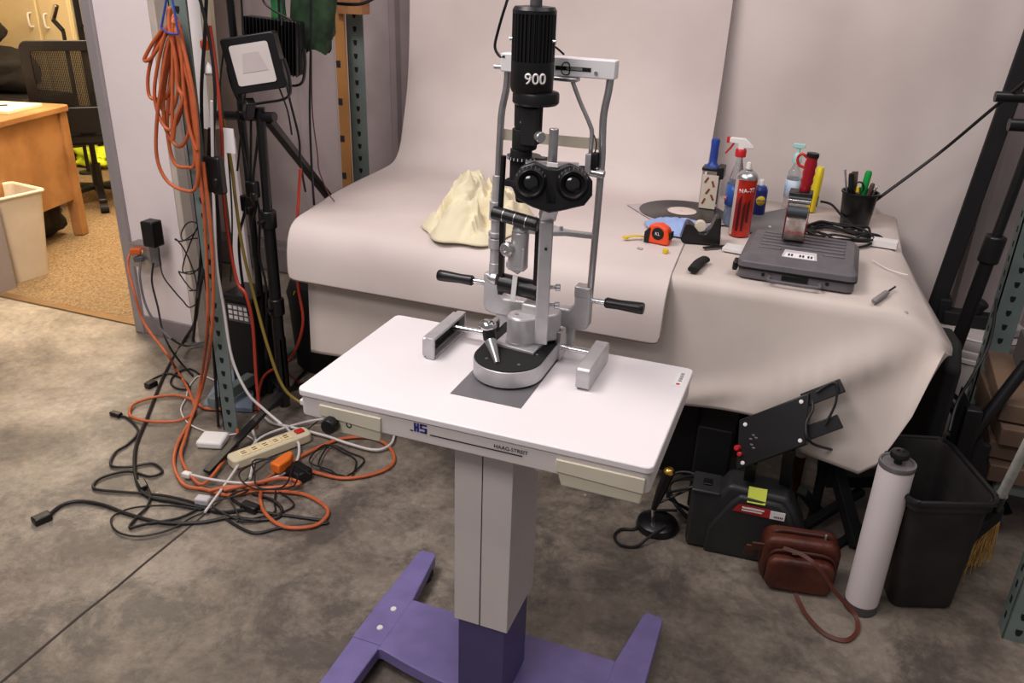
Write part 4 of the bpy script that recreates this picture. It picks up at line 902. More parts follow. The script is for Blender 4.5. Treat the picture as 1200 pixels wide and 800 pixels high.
# cabinets and clutter beyond
cv = 5.05
for nm, (xa, xb), lab in (('storage_cabinet', (-6.55, -5.765), 'cream metal cabinet, left of the gap seen beside the chair back'), ('storage_cabinet', (-5.76, -5.44), 'cream metal cabinet directly behind the office chair, right of the gap')):
    K = thing(nm, lab, 'cabinet', ((xa+xb)/2, cv+.2, .004))
    m = MB(); m.bb((xa, cv, .004), (xb, cv+.45, 1.9)); m.build('body', M_cab, K, bevel=.004)
    m = MB(); m.bb((xa+.02, cv-.018, .10), (xb-.01, cv, 1.88)); d = m.build('door', M_cab, K, bevel=.004)
    hx = -5.83 if xa < -6 else -5.67; m = MB(); m.tube([(hx, cv-.02, 1.10), (hx, cv-.05, 1.09), (hx, cv-.05, 1.01), (hx, cv-.02, 1.00)], .007, n=8); m.build('handle', M_white, d)
M_bag = mat('black_nylon', (34, 31, 29), .8, var=.15, scale=12)
m = MB(); c = V(10, 78, 4.35)
def blob(name, c, r, mt, seed, label, cat, fq=2.0, amp=.25, flatb=True):
    m = MB(); n = 28; rows = []
    for i in range(n//2+1):
        a_ = PI*i/(n//2)-PI/2; row = []
        for k in range(n+1):
            t = 2*PI*(k % n)/n; d = Vector((math.cos(a_)*math.cos(t), math.cos(a_)*math.sin(t), math.sin(a_)))
            s_ = 1+amp*MN.noise(d*fq+Vector((seed, 0, 0)))+amp*.4*MN.noise(d*fq*3+Vector((0, seed, 0)))
            q = (abs(d.x)**2.6+abs(d.y)**2.6+abs(d.z)**2.6)**(-1/2.6)
            row.append((c[0]+d.x*q*r[0]*s_, c[1]+d.y*q*r[1]*s_, max(c[2]-r[2], c[2]+d.z*q*r[2]*s_)))
        rows.append(row)
    m.grid(rows); o = m.build(name, mt, angle=180); return tag(o, label, cat)
K = thing('storage_cabinet', 'low black cabinet under the duffel bags in the office', 'cabinet', (-6.0, 4.72, .004))
m = MB(); m.bb((-6.5, 4.5, .004), (-5.45, 4.95, .55)); m.build('body', mat('black_furniture', (30, 27, 25), .6), K, bevel=.01)
m = MB(); m.bb((-6.49, 4.485, .06), (-5.46, 4.5, .52)); m.build('door', mat('black_furniture_door', (34, 30, 28), .5), K, bevel=.004)
blob('duffel_bag', (-5.93, 4.72, .71), (.34, .2, .155), M_bag, 3, 'large black duffel bag on the low cabinet in the office', 'bag')
blob('backpack', (-6.06, 4.74, .975), (.20, .15, .10), M_bag, 8, 'small black bag piled on top of the duffel bag', 'bag')
K = thing('storage_shelf', 'dark metal shelf rack at far right of the office, holding a blue crate', 'shelf', (-5.1, 5.2, .004))
for x in (-5.38, -4.80):
    for y in (5.05, 5.45):
        m = MB(); m.bar((x, y, .004), (x, y, 1.85), .03, .03); m.build('post', M_blkm, K)
for z in (.25, .62, 1.02, 1.5):
    m = MB(); m.bb((-5.39, 5.04, z), (-4.79, 5.46, z+.02)); m.build('shelf_board', M_blkm, K)
m = MB(); m.bb((-5.36, 5.10, 1.0401), (-4.95, 5.40, 1.20)); o = m.build('storage_crate', mat('blue_crate', (46, 74, 178), .45), bevel=.012); tag(o, 'blue plastic crate on the dark office shelf', 'crate')
for i, (x, w, h, cc_) in enumerate([(-5.30, .09, .28, (60, 44, 40)), (-5.17, .10, .24, (40, 36, 40)), (-5.04, .08, .30, (92, 66, 52))]):
    m = MB(); m.bb((x, 5.12, .6401), (x+w, 5.36, .64+h)); o = m.build('binder', mat('binder_%d' % i, cc_, .6), bevel=.004); tag(o, ['dark brown binder, leftmost on the office shelf', 'near-black binder in the middle of the office shelf', 'tall tan binder, rightmost on the office shelf'][i], 'binder', 'binders on the office shelf')
o = blob('safety_vest', (-5.30, 4.92, .075), (.15, .10, .07), mat('hi_vis_yellow', (206, 222, 40), .7, var=.1), 4, 'bright yellow high visibility vest in a heap on the carpet', 'vest', amp=.6)
o = blob('backpack', (-4.20, 3.40, .125), (.10, .15, .12), M_bag, 5, 'black bag on the carpet under the oak desk', 'bag')
# ================================================================ outlet on the wall stub
c = V(170, 297, 2.575); K = thing('outlet_box', 'grey metal outlet box on white wall stub, full of plugs', 'outlet box', (c.x, 2.55, c.z-.05))
m = MB(); m.bb((c.x-.045, 2.545, c.z-.052), (c.x+.058, 2.5985, c.z+.052)); m.build('box', mat('galvanised_steel', (150, 148, 146), .35, .7, var=.06, scale=30), K, bevel=.003)
m = MB(); m.bb((c.x-.045, 2.540, c.z-.052), (c.x+.058, 2.5455, c.z+.052)); m.build('cover_plate', M_steel, K, bevel=.002)
for dz in (.02, -.022):
    m = MB(); m.lathe([(.018, 0), (.018, .004), (.016, .005), (0, .005)], (c.x+.008, 2.540, c.z+dz), (0, -1, 0), n=20); m.build('socket', M_cream, K)
ob = c.copy()
o_ = V(150, 294, 2.50)
K = thing('power_adapter', 'black plug-in power adapter on the wall outlet box', 'adapter', (ob.x+.05, 2.50, ob.z+.02))
q0 = V(183, 272, 2.53); m = MB(); m.at((q0.x, 2.505, q0.z)); m.bb((-.030, -.025, -.052), (.030, .034, .055)); m.build('housing', M_blk, K, bevel=.006)
m = MB(); m.tube([V(186, 290, 2.50), V(188, 310, 2.50), V(192, 325, 2.48), V(205, 342, 2.45), V(214, 352, 2.40), V(222, 360, 2.3), V(232, 352, 2.15), V(236, 330, 2.13)], .003, n=7); m.build('lead', M_cordk, K)
# ================================================================ slotted steel rack at left
K = thing('steel_rack', 'green-grey slotted steel rack draped with cords left of backdrop', 'rack', (-1.8, 2.5, 0))
def angle_post(K, x, y, z0_, z1_, w, sx_, sy_, name='post'):
    t_ = .004
    m = MB(); m.bb((x, y, z0_), (x+sx_*w, y+sy_*t_, z1_)); m.bb((x, y, z0_), (x+sx_*t_, y+sy_*w, z1_)); m.mi = 1
    z = z0_+.03
    while z < z1_-.02:
        cx_ = x+sx_*w*.5; m.prism([(cx_-.008, y-.0006, z), (cx_-.004, y-.0006, z-.010), (cx_+.004, y-.0006, z-.010), (cx_+.008, y-.0006, z), (cx_+.008, y-.0006, z+.010), (cx_-.008, y-.0006, z+.010)], (0, .0012, 0))
        z += .0508
    z = z0_+.055
    while z < z1_-.02:
        for xs in (x-sx_*.0004, x+sx_*(t_+.0004)): m.bb((xs-.0006, y+sy_*w*.5-.006, z-.010), (xs+.0006, y+sy_*w*.5+.006, z+.010))
        z += .0508
    m.build(name, [M_green, M_slot], K)
angle_post(K, -1.832, 2.045, 0, 2.2, .062, 1, 1)
angle_post(K, -1.840, 3.02, 0, 2.2, .075, 1, 1)
m = MB(); m.bar((-1.905, 2.08, .075), (-1.87, 3.05, .075), .035, .045); m.build('rail', M_green, K, bevel=.004)
m = MB(); m.bar((-1.885, 2.08, 1.75), (-1.85, 3.05, 1.75), .035, .05); m.build('rail', M_green, K, bevel=.004)
m = MB(); m.prism([V(217, -20, 2.2), V(232, -20, 2.2), V(247, 152, 2.2), V(236, 150, 2.2)], (0, .02, 0)); m.build('white_side_strip', mat('white_board', (226, 220, 218), .6, var=.03), K)
m = MB(); m.prism([V(233, -20, 2.2), V(243, -20, 2.2), V(258, 150, 2.2), V(247, 153, 2.2)], (0, .02, 0)); m.build('beige_side_strip', mat('beige_board', (196, 180, 158), .7, var=.05), K)
# ---- leaning white plank, wooden strip, green bag
m = MB(); A0 = V(258, 160, 2.46); m.prism([(A0.x, 2.46, A0.z), (A0.x+.055, 2.46, A0.z), (A0.x+.075, 2.46, 0.001), (A0.x+.0, 2.46, 0.001)], (0, .015, 0)); o = m.build('white_plank', mat('white_plank', (214, 204, 204), .6, var=.03)); tag(o, 'narrow white plank standing among cords right of the slotted post', 'plank')
K = thing('measuring_stick', 'wooden strip with black square marks leaning by the rear rack post', 'measuring stick', (-1.87, 2.96, 0))
x0_, x1_ = V(394, 60, 2.96).x, V(405, 60, 2.96).x
m = MB(); m.bb((x0_, 2.955, 0), (x1_, 2.967, 1.45)); m.mi = 1
for yy in (75, 119, 162, 205, 248): z = V(398, yy, 2.955).z; m.bb((x0_+.001, 2.9535, z-.013), (x0_+.020, 2.9555, z+.013))
m.build('strip', [mat('pine_strip', (176, 124, 70), .6, var=.1, scale=4), M_ink], K)
m = MB(); rows = []
for i in range(22):
    f = i/21; z = lerp(1.62, V(372, 60, 2.5).z, f); row = []
    for k in range(25):
        t = 2*PI*(k % 24)/24; w = .085*(1+.12*math.sin(3*t+f*5))*(1 if f < .9 else .75); row.append((-1.62-.03*f+w*math.cos(t)*.95, 2.5+.045*(1+.2*math.sin(5*t+f*7))*math.sin(t), z+.01*math.sin(4*t)))
    rows.append(row)
m.grid(rows); o = m.build('garden_glove', mat('dark_green_cloth', (34, 62, 34), .8, var=.25, scale=18, col2=(14, 30, 16)), angle=180); tag(o, 'dark green glove bundle hanging at top above the floodlights', 'glove')
m = MB(); rows = []
for i in range(22):
    f = i/21; z = lerp(1.62, V(352, 80, 2.45).z, f); row = []
    for k in range(17):
        t = 2*PI*(k % 16)/16; row.append((-1.745-.0*f+.030*math.cos(t)*(1+.2*math.sin(f*9)), 2.45+.022*math.sin(t), z))
    rows.append(row)
m.grid(rows); o = m.build('green_strap', mat('bright_green_cloth', (30, 110, 56), .6, var=.2, scale=20, col2=(20, 66, 34)), angle=180); tag(o, 'bright green hanging cloth strip behind the rear floodlight', 'cloth strip')
m = MB(); o = m.bb((-1.66, 2.93, 1.36), (-1.545, 2.99, 1.48)).build('cardboard_sleeve', mat('kraft_card', (150, 104, 66), .8, var=.15, scale=20)); o.location.x -= .17; tag(o, 'brown cardboard sleeve hooked on the rear rack post', 'cardboard')
# ---- light stand with two floodlights
LS = thing('light_stand', 'black tripod light stand with crossbar left of backdrop table', 'light stand', (-1.69, 2.22, 0))
pb = Vector((-1.675, 2.20, 0)); ptop = Vector((-1.665, 2.20, 1.12))
m = MB(); m.cyl(pb+Vector((0, 0, .06)), (-1.672, 2.20, .75), .020); m.cyl((-1.672, 2.20, .75), ptop, .0155); m.build('pole', M_blk, LS)
for z in (.73, .42):
    m = MB(); m.cyl((-1.672, 2.20, z), (-1.672, 2.20, z+.06), .027); kk = m.build('collar', M_blk, LS, bevel=.004)
    m = MB(); m.cyl((-1.672, 2.175, z+.03), (-1.672, 2.150, z+.03), .008); m.build('knob', M_blk, kk)
a_ = V(251, 135, 2.20); b_ = V(322, 137, 2.20)
m = MB(); m.cyl((a_.x, 2.20, a_.z), (b_.x, 2.20, b_.z), .015); m.build('crossbar', M_blk, LS)
p = V(314, 140, 2.22); q = V(402, 252, 2.98)
m = MB(); m.bar(p, q, .026, .026); m.build('boom_arm', M_blk, LS, bevel=.003)
for tx, ty in ((242, 553), (410, 437), (300, 420)):
    e = Z(tx, ty, .012); s_ = Vector((-1.672, 2.20, .30)); s2 = s_.lerp(e, .35); m = MB(); m.bar(Vector((-1.672, 2.20, .12)), e, .028, .014); m.build('leg', M_blk, LS, bevel=.002)
    m = MB(); m.bar(Vector((-1.672, 2.20, .13)), Vector((-1.672, 2.20, .33)), .03, .03); m.build('leg_hub', M_blk, LS)
def flood(corners, v, depth, lab, face=True, yaw=0):
    TL = V(*corners[0], v); TR = V(*corners[1], v+.05); BL = V(*corners[3], v); c4 = [TL, TR, BL+TR-TL, BL]; c = sum(c4, Vector())/4
    K = thing('floodlight', lab, 'floodlight', tuple(c))
    ux = (c4[1]-c4[0]).normalized(); uz = (c4[0]-c4[3]).normalized()
    Rz = Matrix.Rotation(yaw, 3, 'Z'); ux = Rz @ ux; uz = (uz-ux*uz.dot(ux)).normalized(); nn = ux.cross(uz).normalized()
    if nn.y > 0: nn = -nn
    w = (c4[1]-c4[0]).length; h = (c4[0]-c4[3]).length
    def W3(a, b, d): return c+ux*a+uz*b+nn*d
    P = rrect(-w/2, -h/2, w/2, h/2, .010)
    m = MB(); m.prism([W3(a, b, -depth) for a, b in P], nn*depth); m.build('housing', M_blk, K, bevel=.003)
    if face:
        P = rrect(-w*.36, -h*.36, w*.36, h*.36, .008)
        m = MB(); m.prism([W3(a, b, .0005) for a, b in P], nn*.002); g_ = m.build('glass', mat('frosted_reflector', (205, 196, 192), .25, var=.03, coat=.6), K)
        m = MB(); m.prism([W3(a, b, .0027) for a, b in [(-w*.22, -h*.14), (w*.26, -h*.14), (w*.16, h*.2), (-w*.14, h*.2)]], nn*.0006); m.build('reflector_step', mat('reflector_step', (188, 178, 176), .35, var=.02), g_)
    else:
        m = MB()
        for i in range(16):
            x = -w/2+w*(i+.5)/16; m.prism([W3(x-.0015, -h/2, .0), W3(x+.0015, -h/2, .0), W3(x+.0015, h/2, .0), W3(x-.0015, h/2, .0)], nn*.022)
        m.build('cooling_fins', M_blk, K)
    m = MB(); m.tube([W3(w/2+.006, .0, -depth/2), W3(w/2+.008, -h*.35, -depth/2), W3(w/2-.01, -h*.68, -depth/2), W3(0, -h*.72, -depth/2), W3(-w/2+.01, -h*.68, -depth/2), W3(-w/2-.008, -h*.35, -depth/2), W3(-w/2-.006, 0, -depth/2)], .007, n=8, flat=.6, sm=4); m.build('yoke', M_blk, K)
    return K
flood([(263, 46), (326, 36), (327, 101), (268, 112)], 2.13, .045, 'black square floodlight with pale glass facing out, on the stand crossbar')
flood([(283, 18), (350, 26), (348, 86), (288, 82)], 2.32, .05, 'black floodlight seen from its finned back, behind the front floodlight', face=False)
m = MB(); m.bar(V(293, 118, 2.16), V(291, 137, 2.18), .03, .03); m.build('lamp_clamp', M_blk, LS, bevel=.003)
p = V(268, -15, 2.35); m = MB(); m.cyl((p.x, 2.35, .0), (p.x, 2.35, p.z), .013); o = m.build('tent_pole', M_blk); tag(o, 'thin black upright pole behind the floodlight at upper left', 'pole')
# ---- boxes at the rack foot
K = thing('power_conditioner', 'black power box with white printed label at the rack foot', 'power box', (-1.93, 2.34, 0))
a0 = V(262, 345, 2.30); b0 = V(300, 400, 2.30)
m = MB(); m.bb((a0.x, 2.30, .0), (b0.x, 2.42, a0.z)); m.build('housing', M_blkm, K, bevel=.006)
m = MB(); m.bb((a0.x+.012, 2.2985, a0.z-.10), (b0.x-.012, 2.300, a0.z-.03)); lb = m.build('label', mat('label_grey', (90, 86, 88), .6), K)
m = MB()
for i in range(4):
    for j in range(3): x = a0.x+.016+i*(b0.x-a0.x-.032)/4; m.bb((x, 2.2970, a0.z-.050-j*.020), (x+.016, 2.2985, a0.z-.037-j*.020))
m.build('label_print', M_paperw, lb)
m = MB(); m.bb((a0.x-.004, 2.292, a0.z-.014), (b0.x+.01, 2.43, a0.z+.008)); m.build('lid', M_blk, K, bevel=.004)
K = thing('rubber_bucket', 'black rubber tub with yellow marks beside the table end', 'tub', (-1.78, 2.62, 0))
m = MB(); m.lathe([(.10, 0), (.115, .02), (.13, .30), (.135, .33), (.12, .37), (.06, .39), (0, .392)], (-1.80, 2.66, 0), n=32); m.build('tub', M_rub, K)
m = MB(); p = V(346, 350, 2.535)
for dx, dz, an in ((0, 0, .5), (.012, -.012, -.7), (-.006, .016, 1.2)):
    m.bar(p+Vector((dx, 0, dz)), p+Vector((dx+.018*math.cos(an), 0, dz+.018*math.sin(an))), .004, .004)
m.build('yellow_marks', M_yel, K)
K = thing('equipment_case', 'black equipment case with grey face on the floor under the table end', 'case', (-1.5, 2.75, 0))
p = V(378, 372, 2.66); q = V(452, 398, 2.66)
m = MB(); m.prism([(p.x, 2.66, .0), (q.x+.05, 2.66, .0), (q.x+.05, 2.66, .14), (-1.40, 2.66, .235), (-1.60, 2.66, .285), (p.x+.02, 2.66, .20)], (0, .22, 0)); m.build('shell', M_blkm, K, bevel=.012)
m = MB(); m.prism([(-1.58, 2.655, .08), (-1.50, 2.655, .08), (-1.50, 2.655, .22)], (0, .004, 0)); m.build('pale_triangle', mat('pale_tag', (150, 144, 146), .6), K)
m = MB(); m.tube([(-1.52, 2.65, .235), (-1.47, 2.63, .26), (-1.38, 2.63, .24), (-1.33, 2.65, .19)], .010, n=8); m.build('handle', M_blk, K)
# ---- things on the floor
m = MB(); m.prism([Z(x, y, .002) for x, y in ((238, 480), (296, 484), (300, 442), (262, 438))], (0, 0, .022)); o = m.build('plastic_tray', mat('blue_grey_plastic', (130, 142, 160), .45, var=.04), bevel=.004); tag(o, 'flat blue-grey plastic tray on the floor at the rack foot', 'tray')
M_beige = mat('beige_strip', (206, 196, 166), .5, var=.03)
a0 = Z(270, 548, .0); b0 = Z(362, 513, .0); K = thing('power_strip', 'beige power strip lying among tangled cords on the floor', 'power strip', tuple(a0))
d = (b0-a0); L_ = d.length; an = math.atan2(d.y, d.x)
def PS(m): m.at(a0, rz=an); return m
m = PS(MB()); m.prism([(x, y, .002) for x, y in rrect(0, -.032, L_, .032, .02)], (0, 0, .036)); m.build('body', M_beige, K, bevel=.006)
for i in range(5):
    m = PS(MB()); x = .035+i*(L_-.10)/5; m.prism([(x0, y0_, .0382) for x0, y0_ in rrect(x, -.018, x+.034, .018, .005)], (0, 0, .002)); s1 = m.build('socket', M_cream, K)
    m = PS(MB()); 
    for yy in (-.008, .004): m.bb((x+.008, yy, .0403), (x+.024, yy+.004, .0409))
    m.build('socket_slots', M_ink, s1)
m = PS(MB()); m.bb((L_-.05, -.012, .038), (L_-.02, .012, .046)); m.build('switch', M_redink, K, bevel=.002)
p = Z(332, 542, .05); m = MB(); m.at(p, rz=an+.3); m.prism([(-.040, -.020, -.018), (.012, -.020, -.018), (.040, -.008, -.01), (.040, .008, -.01), (.012, .020, -.018), (-.040, .020, -.018)], (0, 0, .034)); o = m.build('cord_connector', mat('orange_plug', (222, 110, 36), .45), bevel=.005); tag(o, 'bright orange cord connector resting on the beige power strip', 'plug')
p = Z(350, 560, .0); m = MB(); m.at(p, rz=-.35); m.bb((-.04, -.03, .002), (.04, .03, .042)); o = m.build('power_adapter', M_blk, bevel=.006); tag(o, 'black block adapter on the floor beside the beige power strip', 'adapter')
p = Z(250, 520, .0); m = MB(); m.at(p, rz=.3); m.bb((-.045, -.04, .002), (.045, .04, .03)); o = m.build('power_adapter', M_white, bevel=.008); tag(o, 'white square adapter on the floor left of the slotted post', 'adapter')
# ================================================================ cords
NC = 0
def cord(pts, r, mt, label, name='power_cable', ends=None, sm=6, cat='cable'):
    K = thing(name, label, cat, tuple(pts[0]))
    m = MB(); m.tube(pts, r, n=7, sm=sm); m.build('cable', mt, K)
    for e in (ends or []):
        p, d, sz, mm, nm = e; p = Vector(p); d = Vector(d).normalized()
        m = MB(); m.bar(p-d*sz[0]/2, p+d*sz[0]/2, sz[1], sz[2]); m.build(nm, mm, K, bevel=min(sz)*.2)
    return K
def F(l, z=.007): return [Z(x, y, z) for x, y in l]
def G(l, v): return [V(x, y, v) for x, y in l]
cord(F([(58, 603), (72, 592), (92, 587), (120, 591), (150, 602), (190, 612), (235, 612), (270, 606), (300, 609), (325, 606), (330, 596), (318, 585), (296, 578)]), .0055, M_cordk, 'black power cord ending in a female plug, farthest left on the floor', ends=[(Z(49, 607, .012), (Z(42, 610)-Z(58, 603)), (.05, .034, .022), M_blk, 'plug')])
cord(G([(372/1, -10)], 2.3)[:0]+G([(246, 150), (243, 240), (240, 300), (233, 345)], 2.06)+[Z(228, 378, .18)]+F([(215, 400), (192, 440), (172, 490), (160, 520), (158, 548), (164, 572), (178, 583), (205, 588), (240, 596), (262, 600), (290, 596)]), .0065, M_cordk, 'thick black cord running down the rack and curving left over the floor')
cord(F([(133, 486), (150, 490), (162, 505), (150, 520), (135, 530), (130, 545), (150, 547), (178, 543), (190, 552), (176, 558), (150, 552), (118, 560), (110, 572), (140, 576), (168, 578), (200, 582), (232, 592), (212, 606), (170, 614), (152, 618), (160, 606), (172, 594), (176, 580), (170, 566)]), .0045, M_cordk, 'thin black cord looping twice left of the orange coil, plug at its end', ends=[(Z(136, 485, .010), (Z(130, 484)-Z(140, 487)), (.045, .022, .016), M_blk, 'plug'), (Z(167, 568, .010), (Z(172, 575)-Z(165, 562)), (.05, .026, .018), M_blk, 'plug')])
cord(F([(236, 597), (200, 592), (160, 594), (136, 602), (130, 612), (140, 624), (165, 628), (200, 620), (225, 606), (245, 598)]), .003, M_cordk, 'thinnest black cord making a wide flat oval at the front of the tangle')
cord(F([(172, 448), (188, 440), (200, 438), (215, 445), (222, 455), (208, 455), (200, 448), (206, 438), (222, 432), (236, 440)]), .004, M_cordk, 'short black cord with a plug below the wall outlet', ends=[(Z(177, 450, .012), (Z(172, 452)-Z(185, 446)), (.045, .03, .022), M_blk, 'plug')])
# orange cords
cord(G([(152, 297)], 2.50)+[V(150, 312, 2.47), V(158, 345, 2.42), V(170, 380, 2.40)]+F([(196, 415)], .12)+F([(206, 432), (220, 455), (228, 480), (212, 492), (185, 494), (165, 492), (152, 486), (156, 474), (178, 466), (205, 463), (225, 468), (240, 478), (260, 480), (272, 490)], .012), .0056, M_cordo, 'orange extension cord plugged into the wall box, looping on the floor below it', name='extension_cable', ends=[(V(160, 294, 2.53), (1, .3, .1), (.045, .03, .026), mat('orange_plug2', (214, 100, 44), .45), 'plug')])
cord(G([(234, 190), (240, 260), (243, 330), (243, 385)], 2.02)+[Z(238, 430, .15)]+F([(230, 470), (218, 510), (212, 535), (226, 560), (240, 566), (262, 540), (276, 520), (277, 500), (262, 486)], .016), .0056, M_cordo, 'orange extension cord falling straight from the coil to a floor loop', name='extension_cable')
P = G([(238, 190), (246, 260), (250, 330), (247, 400)], 2.01)+[Z(238, 450, .12)]+F([(224, 490), (208, 520), (204, 545), (216, 568), (240, 573), (268, 580), (300, 575), (335, 576), (362, 581), (384, 597), (376, 612), (356, 618), (330, 616), (310, 600), (305, 580), (312, 562), (330, 550), (350, 536), (378, 522), (400, 514), (430, 512)], .010)+F([(452, 520), (462, 535), (455, 548), (430, 557), (400, 560), (372, 554), (350, 548), (340, 546)], .010)
cord(P, .0058, M_cordo, 'long twisted orange extension cord making the two big loops nearest the white instrument table', name='extension_cable')
cord(F([(245, 575), (270, 570), (300, 572), (330, 570), (352, 566)], .02)+F([(330, 560), (300, 566), (262, 574)], .03), .006, M_cordo, 'short orange cord run lying flat in front of the beige power strip', name='extension_cable')
# the hanging coil with its blue strap
K = thing('extension_cable', 'coiled orange extension cord hung by a blue strap from the rack', 'cable', tuple(V(205, 120, 2.02)))
loops = [([(192, 32), (178, 52), (169, 70), (177, 68), (190, 48)], 2.00), ([(200, 30), (184, 52), (174, 85), (175, 112), (186, 116), (196, 112), (203, 80)], 2.01),
         ([(204, 29), (194, 60), (189, 100), (190, 128), (200, 132), (208, 110), (210, 70)], 2.02), ([(196, 33), (186, 70), (181, 110), (188, 140), (200, 152), (212, 130), (214, 80)], 1.995),
         ([(206, 28), (200, 60), (192, 110), (194, 150), (210, 172), (222, 150), (218, 100), (212, 50)], 2.005), ([(202, 30), (192, 80), (184, 140), (184, 185), (196, 212), (216, 223), (230, 218), (232, 170), (224, 110)], 1.99),
         ([(208, 30), (200, 90), (196, 150), (204, 190), (220, 196), (228, 190), (226, 140), (216, 70)], 2.015), ([(203, 28), (212, 60), (216, 110), (222, 150), (232, 175), (228, 120), (216, 60)], 1.985),
         ([(209, 28), (218, 70), (226, 130), (232, 190), (237, 230)], 2.0), ([(198, 30), (206, 70), (208, 100), (214, 116), (206, 140), (202, 160)], 1.98)]
P = []
for l, v in loops: P += G(l, v)+[V(203, 26, v)]
m = MB(); m.tube(P, .0055, n=8, sm=6); m.build('coil', M_cordo, K)
m = MB(); m.tube(G([(189, 33), (194, 5), (198, -15)], 1.975), .003); m.tube(G([(209, 40), (203, 5), (199, -15)], 1.975), .003); m.tube(G([(189, 33), (198, 39), (209, 40)], 1.970), .003); m.build('blue_strap', mat('blue_cord', (44, 70, 150), .6), K)
# hanging cords on the rack and stand
hang = [
 ([(242, -10), (240, 40), (236, 110), (238, 200), (236, 290), (230, 360), (226, 400)], 2.08, .0055, M_cordk, 'thick black cord hanging just right of the slotted post, leftmost of its bunch'),
 ([(232, -10), (246, 50), (252, 110), (250, 180), (256, 260), (258, 330), (250, 380), (252, 440), (256, 500)], 2.06, .005, M_cordk, 'black cord crossing the slotted post face and dropping to its foot'),
 ([(248, 118), (249, 180), (251, 250), (254, 310), (262, 360), (272, 420), (290, 460), (310, 480), (330, 497)], 2.03, .0048, M_cordw, 'white cord hanging along the slotted post and swinging right at floor'),
 ([(246, 30), (254, 90), (260, 160), (262, 230), (268, 280), (278, 330), (288, 345), (296, 380), (300, 440), (304, 480)], 2.10, .0055, M_cordr, 'red-orange cord hanging between the slotted post and the white plank'),
 ([(262, 140), (272, 200), (276, 235), (284, 290), (296, 340), (312, 400), (330, 450), (350, 470), (378, 482)], 2.12, .0055, M_cordy, 'olive yellow cord sloping down toward the instrument table corner'),
 ([(278, 130), (284, 170), (291, 210), (289, 240), (280, 280), (284, 330), (292, 370)], 2.18, .005, M_cordk, 'black cord swaying in front of the white plank'),
 ([(284, 140), (290, 190), (293, 215)], 2.19, .004, M_cordk, 'short black cord, leftmost of three tied under the crossbar'),
 ([(294, 140), (294, 190), (295, 215), (300, 240), (296, 265), (297, 300)], 2.19, .004, M_cordk, 'black cord with an inline plug, middle of three tied under the crossbar'),
 ([(304, 140), (300, 180), (297, 215), (304, 250), (304, 300), (312, 340), (312, 420)], 2.19, .0045, M_cordk, 'black cord, rightmost of three tied under the crossbar'),
 ([(352, 198), (350, 230), (348, 260), (346, 300), (350, 340), (355, 380), (340, 420), (310, 440), (302, 470), (300, 500)], 2.30, .0055, M_cordr, 'red-orange cord hanging beside the paper edge and curling to the floor'),
 ([(326, -10), (330, 60), (338, 110), (350, 160), (352, 190), (358, 225)], 2.36, .004, M_cordk, 'black cord hanging behind the floodlights with a plug at its end'),
 ([(364, -10), (364, 60), (363, 130), (365, 190), (368, 240)], 2.42, .004, M_cordk, 'straight black cord hanging right of the green strap'),
 ([(365, 60), (366, 130), (372, 180), (374, 200), (384, 225), (392, 236)], 2.44, .0022, mat('brown_wire', (90, 46, 44), .5), 'thin brown wire hanging beside the straight black cord'),
 ([(282, -10), (284, 20), (288, 90), (283, 150), (278, 200)], 2.26, .0035, M_cordk, 'thin black cord running down behind the front floodlight'),
 ([(306, -10), (312, 6), (342, 24)], 2.30, .0035, M_cordk, 'thin black cord slanting to the rear floodlight top'),
 ([(320, -10), (331, 4), (330, 30)], 2.34, .0035, M_cordk, 'short black cord at the top edge above the rear floodlight'),
 ([(326, 100), (333, 118), (338, 134), (342, 158)], 2.30, .003, M_cordk, 'thin dark cord with small white splice below the floodlights'),
 ([(340, -8), (380, 2), (420, 5), (440, -3)], 2.6, .0055, M_blkm, 'dark cord swagged across the rear rack post at the top edge'),
 ([(262, 60), (258, 100), (262, 140), (268, 190), (272, 260), (270, 330)], 2.15, .003, mat('dark_green_wire', (30, 60, 48), .5), 'thin dark green wire hanging behind the front floodlight'),
]
for pts, v, r, mt, lab in hang:
    Q = []
    for i, (x, y) in enumerate(pts):
        q = V(x, y, v+.008*math.sin(i*1.9))
        if q.z < .01: q = Z(x, y, .009)
        Q.append(q)
    cord(Q, r, mt, lab)
for (x, y, v, mt, lab) in ((296, 222, 2.17, M_blk, 'black cluster of plugs tied under the crossbar'), (252, 205, 2.04, M_blk, 'black adapter block strapped to the slotted post, upper'), (290, 300-62, 2.19, M_blk, 'small black plug below the tied cluster')):
    p = V(x, y, v); m = MB(); m.box(p, (.04 if x != 252 else .062, .03, .055 if x != 252 else .115)); m.box(p+Vector((.012, -.012, -.02)), (.02, .02, .03)); o = m.build('power_plug', mt, bevel=.006); tag(o, lab, 'plug')
p = V(240, 52, 2.10); m = MB(); m.lathe([(.010, -.016), (.013, -.008), (.013, .010), (.008, .014)], p, (0, 0, 1), n=14); o = m.build('wire_nut', mat('orange_cap', (226, 96, 50), .4)); tag(o, 'small orange cap clipped on the cords at upper left', 'cap')
p = V(244, 81, 2.10); m = MB(); m.lathe([(.004, .020), (.012, .008), (.014, -.010), (.008, -.018)], p, (0, 0, 1), n=14); o = m.build('wire_nut', M_white); tag(o, 'small white cap clipped on the cords below the orange cap', 'cap')
p = V(269, 165, 2.09); m = MB(); m.box(p, (.036, .004, .075)); o = m.build('cable_tag', M_paperw); tag(o, 'white barcode tag wrapped on a cord below the crossbar', 'tag')
